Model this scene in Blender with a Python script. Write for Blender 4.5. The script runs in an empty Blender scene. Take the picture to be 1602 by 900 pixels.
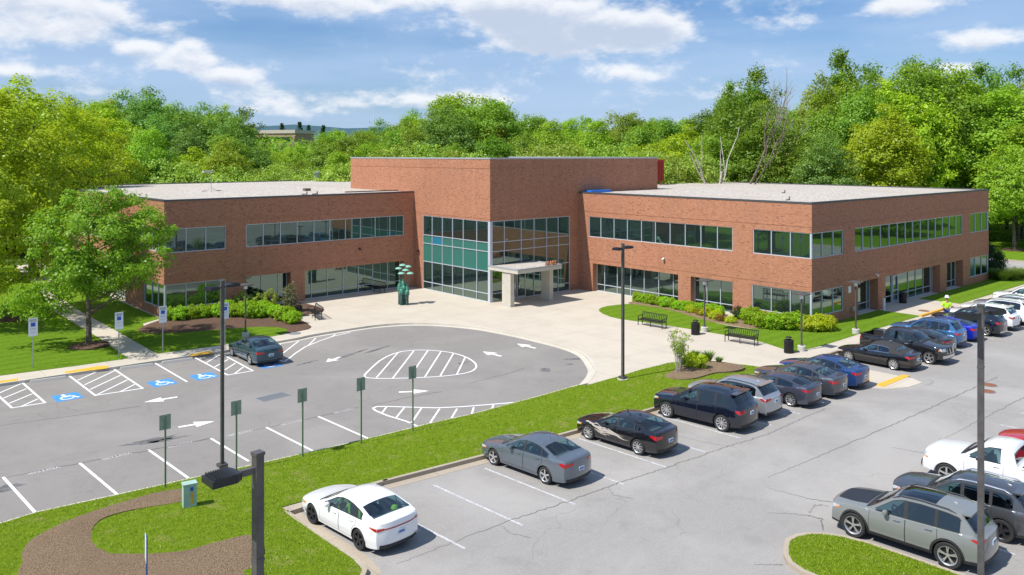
import bpy, bmesh, math, random
import numpy as np
from mathutils import Vector, Matrix
from mathutils.geometry import delaunay_2d_cdt, tessellate_polygon
R = math.radians
sc = bpy.context.scene
col = sc.collection
random.seed(7)

# ------------------------------------------------------------------ camera, sky, sun, exposure
cam_d = bpy.data.cameras.new('camera'); cam = bpy.data.objects.new('camera', cam_d); col.objects.link(cam)
cam.location = (-55.466, -30.237, 12.46)
cam.rotation_euler = (R(90), 0, -R(41.5156))
cam_d.sensor_width = 36; cam_d.lens = 36*1296.46/1602
cam_d.shift_y = -(450-241.5)/1602
cam_d.clip_start = .5; cam_d.clip_end = 20000
sc.camera = cam
SUN = Vector((-.70, .14, 1.0)).normalized()
sd = bpy.data.lights.new('sun', 'SUN'); sd.energy = 5.0; sd.angle = R(.53); sd.color = (1, .955, .89)
so = bpy.data.objects.new('sun', sd); col.objects.link(so); so.location = (0, 0, 60)
so.rotation_euler = SUN.to_track_quat('Z', 'Y').to_euler()
SKY = .078
w = bpy.data.worlds.new('World'); sc.world = w; w.use_nodes = True
sc.view_settings.view_transform = 'Standard'; sc.view_settings.look = 'None'
sc.view_settings.exposure = 0.25; sc.view_settings.gamma = 1

class NT:
    """small helper around a node tree"""
    def __init__(s, nt): s.t = nt; nt.nodes.clear()
    def n(s, typ, **kw):
        nd = s.t.nodes.new('ShaderNode'+typ)
        for k, v in kw.items():
            if k == 'ins':
                for a, b in v.items():
                    if hasattr(b, 'is_output') or isinstance(b, bpy.types.NodeSocket): s.t.links.new(b, nd.inputs[a])
                    else: nd.inputs[a].default_value = b
            else: setattr(nd, k, v)
        return nd
    def m(s, op, a, b=None, c=None, clamp=False):
        nd = s.t.nodes.new('ShaderNodeMath'); nd.operation = op; nd.use_clamp = clamp
        for i, q in enumerate((a, b, c)):
            if q is None: continue
            if isinstance(q, bpy.types.NodeSocket): s.t.links.new(q, nd.inputs[i])
            else: nd.inputs[i].default_value = q
        return nd.outputs[0]
    def mix(s, f, a, b, mode='MIX'):
        nd = s.t.nodes.new('ShaderNodeMix'); nd.data_type = 'RGBA'; nd.blend_type = mode
        for i, q in ((0, f), (6, a), (7, b)):
            if isinstance(q, bpy.types.NodeSocket): s.t.links.new(q, nd.inputs[i])
            else: nd.inputs[i].default_value = q if i == 0 else (tuple(q)+(1,))[:4]
        return nd.outputs[2]
    def ramp(s, f, a, b):
        nd = s.t.nodes.new('ShaderNodeMapRange'); nd.interpolation_type = 'SMOOTHSTEP'
        s.t.links.new(f, nd.inputs[0]); nd.inputs[1].default_value = a; nd.inputs[2].default_value = b
        return nd.outputs[0]
    def l(s, a, b): s.t.links.new(a, b)

# sky with cloud banks; everything is a function of the view direction (azimuth, elevation)
W = NT(w.node_tree)
sky = W.n('TexSky', sky_type='NISHITA', sun_disc=False)
sky.sun_elevation = math.asin(SUN.z); sky.sun_rotation = math.atan2(SUN.x, SUN.y)
sky.air_density = 1.1; sky.dust_density = .6; sky.ozone_density = 2.2
tc = W.n('TexCoord'); sx = W.n('SeparateXYZ'); W.l(tc.outputs['Generated'], sx.inputs[0])
az = W.m('ARCTAN2', sx.outputs[0], sx.outputs[1]); el = W.m('ARCSINE', sx.outputs[2])
def cloud_density(elv, det):
    v = W.n('CombineXYZ', ins={0: W.m('MULTIPLY', az, 13.), 1: W.m('MULTIPLY', elv, 26.0), 2: 3.3})
    nz = W.n('TexNoise', ins={'Vector': v.outputs[0], 'Scale': 1.0, 'Detail': det, 'Roughness': .56, 'Distortion': .25})
    v2 = W.n('CombineXYZ', ins={0: W.m('MULTIPLY', az, 42.), 1: W.m('MULTIPLY', elv, 78.0), 2: 1.3})
    nz2 = W.n('TexNoise', ins={'Vector': v2.outputs[0], 'Scale': 1.0, 'Detail': 6., 'Roughness': .6})
    d = W.m('ADD', W.m('MULTIPLY', nz.outputs[0], .66), W.m('MULTIPLY', nz2.outputs[0], .36))
    blobs = [(40.5, 9.8, 3.6, 1.2, .36), (45.5, 8.9, 4.8, 1.75, .50), (51, 8.3, 2.8, 1.35, .50), (43, 7.6, 3, .8, .3), (17.3, 6.7, 1.5, .45, .34), (19.6, 6.05, 2.2, .75, .42), (22.6, 5.1, 1.9, .50, .36), (10, 9.4, 4, 1.15, .38), (12, 7.4, 4, 1.0, .36), (15.2, 8.7, 2, .9, .3),
             (18.4, 8.0, 1.6, .7, .28), (20.6, 7.1, 1.5, .5, .24), (24, 10.5, 5, .75, .40), (30, 9.8, 3.2, .75, .40), (34.5, 10.6, 3, .7, .28), (66.5, 9.2, 2.2, .75, .36), (71, 6.9, 2, .6, .36), (68.8, 5.2, 2.2, .45, .32), (49.5, 5.6, 3, .7, .22),
             (31, 3.8, 9, .75, .20), (26.5, 2.9, 3, .5, .24), (38, 3.6, 3.5, .6, .24), (11, 5.0, 2.4, .5, .25), (9, 3.4, 4, .6, .2), (60, 8.6, 4, .6, .15), (55, 4.0, 5, .6, .16)]
    for a0, e0, sa, se, k in blobs:
        da = W.m('MULTIPLY', W.m('SUBTRACT', az, R(a0)), 1/R(sa)); de = W.m('MULTIPLY', W.m('SUBTRACT', elv, R(e0)), 1/R(se))
        r2 = W.m('ADD', W.m('MULTIPLY', da, da), W.m('MULTIPLY', de, de))
        d = W.m('ADD', d, W.m('MULTIPLY', W.m('EXPONENT', W.m('MULTIPLY', r2, -1.)), k))
    return d
d0 = cloud_density(el, 7.); d1 = cloud_density(W.m('ADD', el, .009), 7.)
mask = W.ramp(d0, .56, .82); core = W.ramp(d1, .66, 1.02)
veilN = W.n('TexNoise', ins={'Vector': W.n('CombineXYZ', ins={0: W.m('MULTIPLY', az, 3.), 1: W.m('MULTIPLY', el, 16.), 2: 8.}).outputs[0], 'Scale': 1., 'Detail': 4.})
veil = W.m('MULTIPLY', W.ramp(veilN.outputs[0], .22, .68), .66)
lowv = W.m('MULTIPLY', W.ramp(W.m('MULTIPLY', el, -1.), -.16, .0), .30)
tint = W.mix(1., sky.outputs[0], (.66, .93, 1.30), 'MULTIPLY')
base = W.mix(W.m('ADD', veil, lowv, clamp=True), tint, (5.2, 6.9, 9.7))
cloudc = W.mix(W.m('MULTIPLY', core, .85), (10.4, 10.6, 11.0), (5.6, 6.6, 8.4))
skyc = W.mix(W.m('MULTIPLY', mask, .9), base, cloudc)
bg = W.n('Background', ins={'Color': skyc, 'Strength': SKY}); wo = W.n('OutputWorld'); W.l(bg.outputs[0], wo.inputs[0])

# ------------------------------------------------------------------ materials
def mat(name, colr, rough=.6, metal=0., spec=.5, coat=0., fn=None):
    m = bpy.data.materials.new(name); m.use_nodes = True; n = NT(m.node_tree)
    p = n.n('BsdfPrincipled'); o = n.n('OutputMaterial'); n.l(p.outputs[0], o.inputs[0])
    p.inputs['Base Color'].default_value = tuple(colr)+(1,); p.inputs['Roughness'].default_value = rough
    p.inputs['Metallic'].default_value = metal; p.inputs['Specular IOR Level'].default_value = spec
    p.inputs['Coat Weight'].default_value = coat; p.inputs['Coat Roughness'].default_value = .03
    if fn: fn(n, p)
    m.diffuse_color = tuple(colr)+(1,)
    return m
def noise(n, scale, det=4., rough=.55, vec=None, dist=0.):
    nd = n.n('TexNoise', ins={'Scale': scale, 'Detail': det, 'Roughness': rough, 'Distortion': dist})
    if vec is None: vec = n.n('TexCoord').outputs['Object']
    n.l(vec, nd.inputs['Vector']); return nd.outputs[0]
def bump(n, p, h, dist=.02, st=.5):
    b = n.n('Bump', ins={'Height': h, 'Distance': dist, 'Strength': st}); n.l(b.outputs[0], p.inputs['Normal'])
def speckle(c1, c2, sc_, lo=.35, hi=.65, c3=None, sc3=.3, b=0, bsc=60.):
    def f(n, p):
        c = n.mix(n.ramp(noise(n, sc_), lo, hi), c1, c2)
        if c3: c = n.mix(n.ramp(noise(n, sc3, 6.), .45, .75), c, c3)
        n.l(c, p.inputs['Base Color'])
        if b: bump(n, p, noise(n, bsc), b, .6)
    return f
def asphalt_fn(c1, c2, c3, crk=.4):
    def f(n, p):
        fine = noise(n, 38., 3., .7); mid = noise(n, 1.6, 5.); big = noise(n, .16, 4., .6, None, .6)
        map_ = n.n('Mapping'); map_.inputs['Scale'].default_value = (.12, 1.3, 1.); n.l(n.n('TexCoord').outputs['Object'], map_.inputs[0])
        strk = noise(n, 1.2, 5., .6, map_.outputs[0], .5)
        c = n.mix(n.ramp(fine, .3, .7), c1, c2)
        c = n.mix(n.m('MULTIPLY', n.ramp(strk, .42, .75), .45), c, c3)
        c = n.mix(n.m('MULTIPLY', n.ramp(mid, .5, .75), .25), c, tuple(q*.8 for q in c1))
        c = n.mix(n.m('MULTIPLY', n.ramp(big, .4, .7), .5), c, tuple(q*1.18 for q in c2))
        co = n.n('TexCoord').outputs['Object']; wob = n.n('TexNoise', ins={'Scale': 1.2, 'Detail': 4.}); n.l(co, wob.inputs['Vector'])
        vm = n.n('VectorMath', operation='MULTIPLY_ADD'); n.l(wob.outputs['Color'], vm.inputs[0]); vm.inputs[1].default_value = (.9, .9, 0); n.l(co, vm.inputs[2])
        vo = n.n('TexVoronoi', feature='DISTANCE_TO_EDGE', ins={'Scale': .42}); n.l(vm.outputs[0], vo.inputs['Vector'])
        line = n.m('SUBTRACT', 1., n.ramp(vo.outputs['Distance'], .002, .010)); msk = n.ramp(noise(n, .11, 3.), .50, .60)
        c = n.mix(n.m('MULTIPLY', n.m('MULTIPLY', line, msk), crk), c, tuple(q*.4 for q in c1))
        n.l(c, p.inputs['Base Color']); bump(n, p, fine, .008, .6)
    return f
M = {}
M['asphalt'] = mat('asphalt', (.2, .2, .21), .93, fn=asphalt_fn((.228, .216, .200), (.352, .334, .312), (.262, .248, .231), .3))
M['asphalt_dark'] = mat('asphalt_dark', (.15, .15, .15), .93, fn=asphalt_fn((.192, .178, .163), (.262, .244, .225), (.232, .216, .2), .25))
def conc_fn(c1, c2, joint):
    def f(n, p):
        co = n.n('TexCoord').outputs['Object']
        c = n.mix(n.ramp(noise(n, 22., 3.), .3, .7), c1, c2)
        c = n.mix(n.m('MULTIPLY', n.ramp(noise(n, .5, 6., .65), .4, .72), .5), c, tuple(q*.86 for q in c1))
        if joint:
            br = n.n('TexBrick', offset=0., ins={'Color1': (0, 0, 0, 1), 'Color2': (1, 1, 1, 1), 'Mortar': (.5, .5, .5, 1), 'Scale': 1., 'Brick Width': joint, 'Row Height': joint, 'Mortar Size': .02, 'Mortar Smooth': .3, 'Bias': 0.})
            n.l(co, br.inputs['Vector'])
            c = n.mix(n.m('MULTIPLY', br.outputs['Color'], .16), c, tuple(q*.72 for q in c1))
            c = n.mix(n.m('MULTIPLY', br.outputs['Fac'], .45), c, tuple(q*.5 for q in c1))
        n.l(c, p.inputs['Base Color']); bump(n, p, noise(n, 60.), .004, .5)
    return f
M['concrete'] = mat('concrete', (.5, .46, .4), .85, fn=conc_fn((.49, .435, .35), (.57, .51, .42), 3.4))
M['kerb'] = mat('kerb_concrete', (.45, .38, .3), .85, fn=conc_fn((.36, .30, .225), (.46, .395, .31), 3.0))
M['conc_plain'] = mat('concrete_plain', (.5, .47, .42), .85, fn=conc_fn((.46, .44, .40), (.54, .52, .47), 0))
M['kerb_pale'] = mat('kerb_pale', (.55, .5, .42), .85, fn=conc_fn((.50, .46, .385), (.60, .555, .475), 0))
def grass_fn(a, b, dry, amt):
    def f(n, p):
        c = n.mix(n.ramp(noise(n, 5., 6., .7), .3, .7), a, b)
        c = n.mix(n.m('MULTIPLY', n.ramp(noise(n, 1.1, 5., .65), 1-amt-.1, 1.08-amt), .75), c, dry)
        n.l(c, p.inputs['Base Color']); bump(n, p, noise(n, 28., 4., .7), .12, .9)
    return f
M['grass'] = mat('lawn', (.1, .2, .02), .95, spec=.1, fn=grass_fn((.140, .225, .010), (.225, .330, .016), (.33, .33, .09), .37))
def lush(n, p):
    grass_fn((.100, .205, .010), (.175, .300, .014), (.22, .30, .04), .30)(n, p)
    lk = p.inputs['Base Color'].links[0].from_socket; wv = n.n('TexWave', bands_direction='Y', ins={'Scale': .28, 'Distortion': 1.2, 'Detail': 2., 'Detail Scale': .5}); n.l(n.n('TexCoord').outputs['Object'], wv.inputs['Vector'])
    n.l(n.mix(n.m('MULTIPLY', wv.outputs['Fac'], .35), lk, (.215, .345, .03)), p.inputs['Base Color'])
M['grass_lush'] = mat('lawn_lush', (.08, .2, .02), .95, spec=.1, fn=lush)
M['meadow'] = mat('meadow', (.08, .14, .02), .95, spec=.1, fn=grass_fn((.06, .11, .015), (.11, .19, .02), (.12, .11, .05), .42))
def mulch_fn(n, p):
    c = n.mix(n.ramp(noise(n, 30., 3., .8), .35, .65), (.13, .085, .048), (.42, .305, .195))
    c = n.mix(n.m('MULTIPLY', n.ramp(noise(n, .8, 4.), .5, .75), .35), c, (.2, .14, .1)); n.l(c, p.inputs['Base Color'])
    bump(n, p, noise(n, 26., 3., .8), .08, 1.)
M['mulch'] = mat('mulch', (.25, .17, .11), .95, spec=.1, fn=mulch_fn)
M['mulch_dark'] = mat('mulch_dark', (.12, .08, .06), .95, spec=.1, fn=speckle((.05, .032, .025), (.20, .125, .085), 30., b=.06, bsc=26.))
def brick_fn(dark):
    def f(n, p):
        uv = n.n('UVMap').outputs[0]
        def bt(c1, c2, mo):
            br = n.n('TexBrick', ins={'Color1': c1+(1,), 'Color2': c2+(1,), 'Mortar': mo+(1,), 'Scale': 1., 'Brick Width': .205, 'Row Height': .068, 'Mortar Size': .0045, 'Mortar Smooth': .2, 'Bias': 0.})
            n.l(uv, br.inputs['Vector']); return br
        b1 = bt((.350, .143, .078), (.470, .213, .125), (.44, .285, .195)); b2 = bt((0, 0, 0), (1, 1, 1), (.4, .4, .4))
        c = n.mix(n.ramp(b2.outputs['Color'], .92, .99), b1.outputs['Color'], (.20, .09, .065))
        c = n.mix(n.m('MULTIPLY', n.ramp(noise(n, .35, 5.), .4, .75), .3), c, (.33, .165, .11))
        mp = n.n('Mapping'); mp.inputs['Scale'].default_value = (1.6, .12, 1.); n.l(uv, mp.inputs[0]); ef = noise(n, 1.0, 4., .6, mp.outputs[0])
        c = n.mix(n.m('MULTIPLY', n.ramp(ef, .55, .78), .22), c, (.50, .34, .26)); c = n.mix(n.m('MULTIPLY', n.ramp(ef, .48, .30), .18), c, (.22, .10, .065))
        n.l(c, p.inputs['Base Color']); bump(n, p, b1.outputs['Fac'], -.006, .4)
    return f
M['brick'] = mat('brick', (.4, .15, .08), .9, spec=.2, fn=brick_fn(0))
M['frame'] = mat('window_frame_metal', (.52, .56, .62), .45, .2)
M['frame_dark'] = mat('dark_bronze', (.045, .04, .038), .4, .3)
M['coping'] = mat('coping_metal', (.10, .10, .105), .45, .4)
M['coping_light'] = mat('coping_light', (.45, .47, .5), .45, .4)
def gl(n, p):
    g = n.n('BsdfGlossy', ins={'Color': (.30, .43, .38, 1), 'Roughness': .012}); d = p
    lw = n.n('LayerWeight', ins={'Blend': .35}); mx = n.n('MixShader'); fac = n.m('ADD', n.m('MULTIPLY', lw.outputs[1], .6), .31, clamp=True)
    n.l(fac, mx.inputs[0]); n.l(p.outputs[0], mx.inputs[1]); n.l(g.outputs[0], mx.inputs[2])
    o = [q for q in n.t.nodes if q.type == 'OUTPUT_MATERIAL'][0]; n.l(mx.outputs[0], o.inputs[0])
M['glass'] = mat('coated_glass', (.018, .032, .030), .1, fn=gl)
M['spandrel'] = mat('teal_spandrel_glass', (.040, .155, .125), .08, spec=.6)
M['blue_pane'] = mat('blue_pane', (.02, .17, .26), .1)
M['gravel'] = mat('roof_gravel', (.5, .48, .46), .95, fn=speckle((.29, .26, .222), (.60, .545, .475), 5., .3, .7, (.42, .37, .31), .15, .02, 20.))
M['panel'] = mat('canopy_panel', (.50, .47, .40), .5, fn=speckle((.50, .465, .395), (.54, .505, .43), 2.))
M['white'] = mat('white_paint', (.78, .78, .76), .5)
M['roadpaint'] = mat('road_paint', (.78, .78, .76), .8, fn=speckle((.80, .80, .78), (.60, .60, .59), 9., .5, .85))
M['roadpaint_old'] = mat('road_paint_worn', (.5, .5, .5), .85, fn=speckle((.56, .56, .56), (.33, .33, .335), 12., .35, .7))
M['yellow'] = mat('tactile_yellow', (.70, .38, .03), .75, fn=speckle((.72, .40, .035), (.52, .30, .05), 7., .45, .8))
M['bluepaint'] = mat('blue_paint', (.03, .22, .62), .75, fn=speckle((.03, .23, .62), (.08, .28, .58), 9.))
M['crack'] = mat('crack_seal', (.11, .105, .10), .8)
M['crack_soft'] = mat('crack', (.19, .182, .172), .9)
M['stain'] = mat('stain', (.1, .1, .1), .8, fn=speckle((.09, .085, .082), (.17, .165, .165), 3.))
M['black'] = mat('black_metal', (.018, .018, .02), .4, .1)
M['pole'] = mat('bronze_pole', (.06, .056, .054), .45, .2, fn=speckle((.075, .070, .068), (.11, .10, .095), 3.))
M['copper'] = mat('copper_numerals', (.50, .22, .12), .4, .3)
M['galv'] = mat('galvanised', (.38, .40, .41), .45, .5)
M['signback'] = mat('sign_back', (.30, .35, .30), .5, .2, fn=speckle((.27, .33, .28), (.34, .39, .34), 5.))
M['greenpost'] = mat('green_post', (.17, .24, .15), .5, .2)
M['signwhite'] = mat('sign_white', (.72, .76, .78), .4)
M['signblue'] = mat('sign_blue', (.02, .10, .42), .4)
M['red'] = mat('red_metal', (.36, .035, .025), .5, .1)
M['rust'] = mat('rusty_iron', (.22, .09, .045), .8)
M['tarp'] = mat('blue_tarp', (.01, .16, .62), .5)
M['bark'] = mat('bark', (.12, .09, .065), .95, fn=speckle((.075, .058, .042), (.20, .155, .115), 7., b=.02, bsc=14.))
M['bark_pale'] = mat('bark_pale', (.42, .38, .33), .9, fn=speckle((.30, .27, .23), (.52, .48, .42), 5.))
M['utility'] = mat('utility_green', (.33, .47, .40), .5, fn=speckle((.33, .47, .40), (.38, .51, .44), 3.))
M['verdigris'] = mat('verdigris', (.1, .3, .22), .6, .2)
def verd(n, p):
    g = n.n('SeparateXYZ'); n.l(n.n('TexCoord').outputs['Object'], g.inputs[0])
    c = n.mix(n.ramp(n.m('ADD', g.outputs[2], n.m('MULTIPLY', noise(n, 3.), .8)), 1.0, 1.7), (.04, .065, .065), (.09, .32, .22))
    n.l(n.mix(n.ramp(noise(n, 9.), .45, .7), c, (.05, .20, .15)), p.inputs['Base Color'])
M['verdigris'] = mat('verdigris', (.1, .3, .22), .5, .2, fn=verd)
M['verdi_light'] = mat('verdigris_light', (.20, .44, .34), .5)
def leafmat(name, c1, c2, tr=.42):
    m = bpy.data.materials.new(name); m.use_nodes = True; n = NT(m.node_tree)
    g = n.n('NewGeometry'); oi = n.n('ObjectInfo')
    c = n.mix(g.outputs['Random Per Island'], c1, c2)
    hs = n.n('HueSaturation', ins={'Color': c, 'Hue': n.m('ADD', .487, n.m('MULTIPLY', oi.outputs['Random'], .026)), 'Value': n.m('ADD', .84, n.m('MULTIPLY', oi.outputs['Random'], .32))})
    d = n.n('BsdfDiffuse', ins={'Color': hs.outputs[0]}); t = n.n('BsdfTranslucent', ins={'Color': n.mix(1., hs.outputs[0], (1.5, 1.35, .7), 'MULTIPLY')}); gl_ = n.n('BsdfGlossy', ins={'Roughness': .45, 'Color': (.6, .6, .6, 1)})
    a = n.n('MixShader', ins={0: tr}); n.l(d.outputs[0], a.inputs[1]); n.l(t.outputs[0], a.inputs[2])
    b = n.n('MixShader', ins={0: .03}); n.l(a.outputs[0], b.inputs[1]); n.l(gl_.outputs[0], b.inputs[2])
    o = n.n('OutputMaterial'); n.l(b.outputs[0], o.inputs[0]); m.diffuse_color = tuple(c1)+(1,)
    return m
LEAF = {
 'mid': leafmat('leaf_mid', (0.165, 0.285, 0.028), (0.265, 0.43, 0.045)),
 'yellow': leafmat('leaf_yellow', (0.29, 0.42, 0.018), (0.42, 0.55, 0.03)),
 'olive': leafmat('leaf_olive', (0.225, 0.33, 0.028), (0.35, 0.44, 0.042)),
 'cool': leafmat('leaf_cool', (0.125, 0.265, 0.045), (0.235, 0.42, 0.085)),
 'dark': leafmat('leaf_dark', (0.115, 0.225, 0.018), (0.205, 0.355, 0.032)),
 'bright': leafmat('leaf_bright', (0.21, 0.365, 0.024), (0.345, 0.52, 0.042)),
 'fresh': leafmat('leaf_fresh', (.150, .345, .022), (.280, .530, .036)),
 'pale': leafmat('leaf_pale', (0.25, 0.37, 0.048), (0.36, 0.49, 0.085)),
 'hedge': leafmat('leaf_hedge', (0.21, 0.4, 0.01), (0.37, 0.58, 0.02)),
 'hedge_yellow': leafmat('leaf_hedge_yellow', (0.34, 0.46, 0.01), (0.55, 0.62, 0.02)),
 'hedge_dark': leafmat('leaf_hedge_dark', (.022, .060, .014), (.05, .11, .025)),
 'grey': leafmat('leaf_grey', (.13, .145, .075), (.24, .25, .14)),
 'rust': leafmat('leaf_rust', (.20, .17, .02), (.42, .30, .03)),
 'blade': leafmat('grass_blade', (0.16, 0.255, 0.01), (0.29, 0.4, 0.022), .25),
 'blade_tall': leafmat('grass_tall', (.10, .19, .03), (.20, .30, .07), .25),
}
def carpaint(name, c, metal=.0, rough=.28):
    return mat(name, c, rough, metal, .5, coat=1.)
def tintglass(name, tr, ior=1.55):
    m = bpy.data.materials.new(name); m.use_nodes = True; n = NT(m.node_tree)
    t = n.n('BsdfTransparent', ins={'Color': tr+(1,)}); g = n.n('BsdfGlossy', ins={'Color': (.9, .95, .95, 1), 'Roughness': .02}); ge = n.n('NewGeometry'); dt = n.n('VectorMath', operation='DOT_PRODUCT'); n.l(ge.outputs['Incoming'], dt.inputs[0]); n.l(ge.outputs['Normal'], dt.inputs[1]); f = n.m('ADD', .11, n.m('MULTIPLY', .88, n.m('POWER', n.m('SUBTRACT', 1., n.m('ABSOLUTE', dt.outputs['Value'])), 4.)))
    mx = n.n('MixShader'); n.l(f, mx.inputs[0]); n.l(t.outputs[0], mx.inputs[1]); n.l(g.outputs[0], mx.inputs[2]); o = n.n('OutputMaterial'); n.l(mx.outputs[0], o.inputs[0]); m.diffuse_color = (.05, .1, .1, 1); return m
M['carglass'] = tintglass('car_glass', (.48, .66, .66), 1.7)
M['carglass_tint'] = tintglass('tinted_car_glass', (.06, .075, .09), 1.7)
M['interior'] = mat('cabin_interior', (.15, .155, .155), .8)
M['interior_pale'] = mat('cabin_interior_pale', (.36, .35, .32), .8)
M['tyre'] = mat('tyre_rubber', (.022, .022, .022), .75)
M['rim_silver'] = mat('rim_silver', (.62, .62, .62), .3, .7)
M['rim_dark'] = mat('rim_dark', (.05, .05, .055), .35, .5)
M['hub_dark'] = mat('wheel_dark', (.015, .015, .015), .6)
M['plastic'] = mat('black_plastic', (.022, .022, .023), .6)
M['greyplastic'] = mat('grey_plastic', (.16, .16, .165), .55)
M['tail'] = mat('tail_lamp_red', (.42, .008, .012), .15, coat=1.)
M['amber'] = mat('amber_lens', (.8, .22, .02), .2, coat=1.)
M['head'] = mat('head_lamp', (.55, .57, .6), .12, .3, coat=1.)
M['plate'] = mat('licence_plate', (.55, .62, .70), .5)
M['chrome'] = mat('chrome', (.7, .7, .72), .15, 1.)
M['canvas'] = mat('canvas_top', (.035, .035, .037), .9)
M['lime'] = mat('lime_vinyl', (.38, .62, .03), .6)

# ------------------------------------------------------------------ mesh helpers
class MB:
    def __init__(s): s.v = []; s.f = []; s.mi = []
    def add(s, vs, fs, mi=0):
        o = len(s.v); s.v += [tuple(q) for q in vs]; s.f += [tuple(o+i for i in f) for f in fs]; s.mi += [mi]*len(fs)
    def box(s, x0, x1, y0, y1, z0, z1, mi=0):
        s.add([(x0, y0, z0), (x1, y0, z0), (x1, y1, z0), (x0, y1, z0), (x0, y0, z1), (x1, y0, z1), (x1, y1, z1), (x0, y1, z1)],
              [(0, 3, 2, 1), (4, 5, 6, 7), (0, 1, 5, 4), (1, 2, 6, 5), (2, 3, 7, 6), (3, 0, 4, 7)], mi)
    def bar(s, a, b, w_, h, mi=0, up=(0, 0, 1)):
        a = Vector(a); b = Vector(b); d = (b-a).normalized(); u = Vector(up)
        if abs(d.dot(u)) > .98: u = Vector((1, 0, 0))
        sd_ = d.cross(u).normalized(); u2 = sd_.cross(d)
        vs = [p+sd_*(i*w_/2)+u2*(j*h/2) for p in (a, b) for i, j in ((-1, -1), (1, -1), (1, 1), (-1, 1))]
        s.add(vs, [(0, 3, 2, 1), (4, 5, 6, 7), (0, 1, 5, 4), (1, 2, 6, 5), (2, 3, 7, 6), (3, 0, 4, 7)], mi)
    def tube(s, pts, rads, n=8, mi=0, cap=True):
        P = [Vector(p) for p in pts]; vs = []; fs = []
        up = Vector((0, 0, 1))
        for i, p in enumerate(P):
            d = (P[min(i+1, len(P)-1)]-P[max(i-1, 0)]).normalized()
            u = up if abs(d.dot(up)) < .95 else Vector((1, 0, 0))
            a = d.cross(u).normalized(); b = d.cross(a).normalized(); r = rads[i] if hasattr(rads, '__len__') else rads
            for k in range(n):
                t = 2*math.pi*k/n; vs.append(p+a*(math.cos(t)*r)+b*(math.sin(t)*r))
        for i in range(len(P)-1):
            for k in range(n):
                k2 = (k+1) % n; fs.append((i*n+k, i*n+k2, (i+1)*n+k2, (i+1)*n+k))
        if cap: fs.append(tuple(range(n-1, -1, -1))); fs.append(tuple((len(P)-1)*n+k for k in range(n)))
        s.add(vs, fs, mi)
    def lathe(s, prof, c=(0, 0, 0), n=16, mi=0, axis='Z', cap=False):
        vs = []; fs = []; m = len(prof)
        for k in range(n):
            t = 2*math.pi*k/n; ct, st = math.cos(t), math.sin(t)
            for r, h in prof:
                if axis == 'Z': vs.append((c[0]+r*ct, c[1]+r*st, c[2]+h))
                else: vs.append((c[0]+h, c[1]+r*ct, c[2]+r*st))
        for k in range(n):
            k2 = (k+1) % n
            for i in range(m-1): fs.append((k*m+i, k2*m+i, k2*m+i+1, k*m+i+1))
        if cap:
            fs.append(tuple(k*m+m-1 for k in range(n))); fs.append(tuple(k*m for k in range(n-1, -1, -1)))
        s.add(vs, fs, mi)
    def prism(s, poly, z0, z1, mi=0, side=None):
        n = len(poly); t = tessellate_polygon([[Vector((x, y, 0)) for x, y in poly]])
        vs = [(x, y, z0) for x, y in poly]+[(x, y, z1) for x, y in poly]
        ar = sum(poly[i][0]*poly[(i+1) % n][1]-poly[(i+1) % n][0]*poly[i][1] for i in range(n))
        fs = []
        for a, b, c in t:
            A, B, C_ = poly[a], poly[b], poly[c]
            cr = (B[0]-A[0])*(C_[1]-A[1])-(B[1]-A[1])*(C_[0]-A[0])
            fs.append((a+n, b+n, c+n) if cr > 0 else (a+n, c+n, b+n))
        s.add(vs, fs, mi)
        s2 = []
        for i in range(n):
            j = (i+1) % n; s2.append((i, j, j+n, i+n) if ar > 0 else (j, i, i+n, j+n))
        s.add(vs, s2, mi if side is None else side)
    def build(s, name, mats, parent=None, smooth=None, loc=None):
        me = bpy.data.meshes.new(name); me.from_pydata(s.v, [], s.f); me.update()
        if not isinstance(mats, (list, tuple)): mats = [mats]
        for m in mats: me.materials.append(m)
        if len(mats) > 1: me.polygons.foreach_set('material_index', s.mi)
        if smooth is not None:
            me.polygons.foreach_set('use_smooth', [True]*len(me.polygons))
            me.set_sharp_from_angle(angle=R(smooth))
        o = bpy.data.objects.new(name, me); col.objects.link(o)
        if parent is not None: o.parent = parent
        if loc is not None: o.location = loc
        return o
def tag(o, label=None, cat=None, group=None, kind=None):
    if label: o['label'] = label
    if cat: o['category'] = cat
    if group: o['group'] = group
    if kind: o['kind'] = kind
    return o
def empty(name, loc=(0, 0, 0), rz=0, label=None, cat=None, group=None):
    o = bpy.data.objects.new(name, None); col.objects.link(o); o.location = loc; o.rotation_euler = (0, 0, rz); o.empty_display_size = .3
    return tag(o, label, cat, group)
def dup(root, loc, rz=0, sc_=1., label=None):
    def cp(o, par):
        c = o.copy(); col.objects.link(c)
        if par is not None: c.parent = par
        for ch in [q for q in o.children if q is not c]: cp(ch, c)
        return c
    c = cp(root, None); c.location = loc; c.rotation_euler = (0, 0, rz)
    c.scale = (sc_, sc_, sc_) if not hasattr(sc_, '__len__') else sc_
    if label: c['label'] = label
    return c
def boxuv(o):
    me = o.data; uv = me.uv_layers.new(name='UVMap'); 
    for p in me.polygons:
        nx, ny, nz = (abs(q) for q in p.normal)
        for li in p.loop_indices:
            x, y, z = me.vertices[me.loops[li].vertex_index].co
            uv.data[li].uv = (x, y) if nz > .8 else ((y, z) if nx > ny else (x, z))
    return o
def pip(x, y, poly):
    c = False; n = len(poly); j = n-1
    for i in range(n):
        xi, yi = poly[i]; xj, yj = poly[j]
        if (yi > y) != (yj > y) and x < (xj-xi)*(y-yi)/(yj-yi)+xi: c = not c
        j = i
    return c
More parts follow.
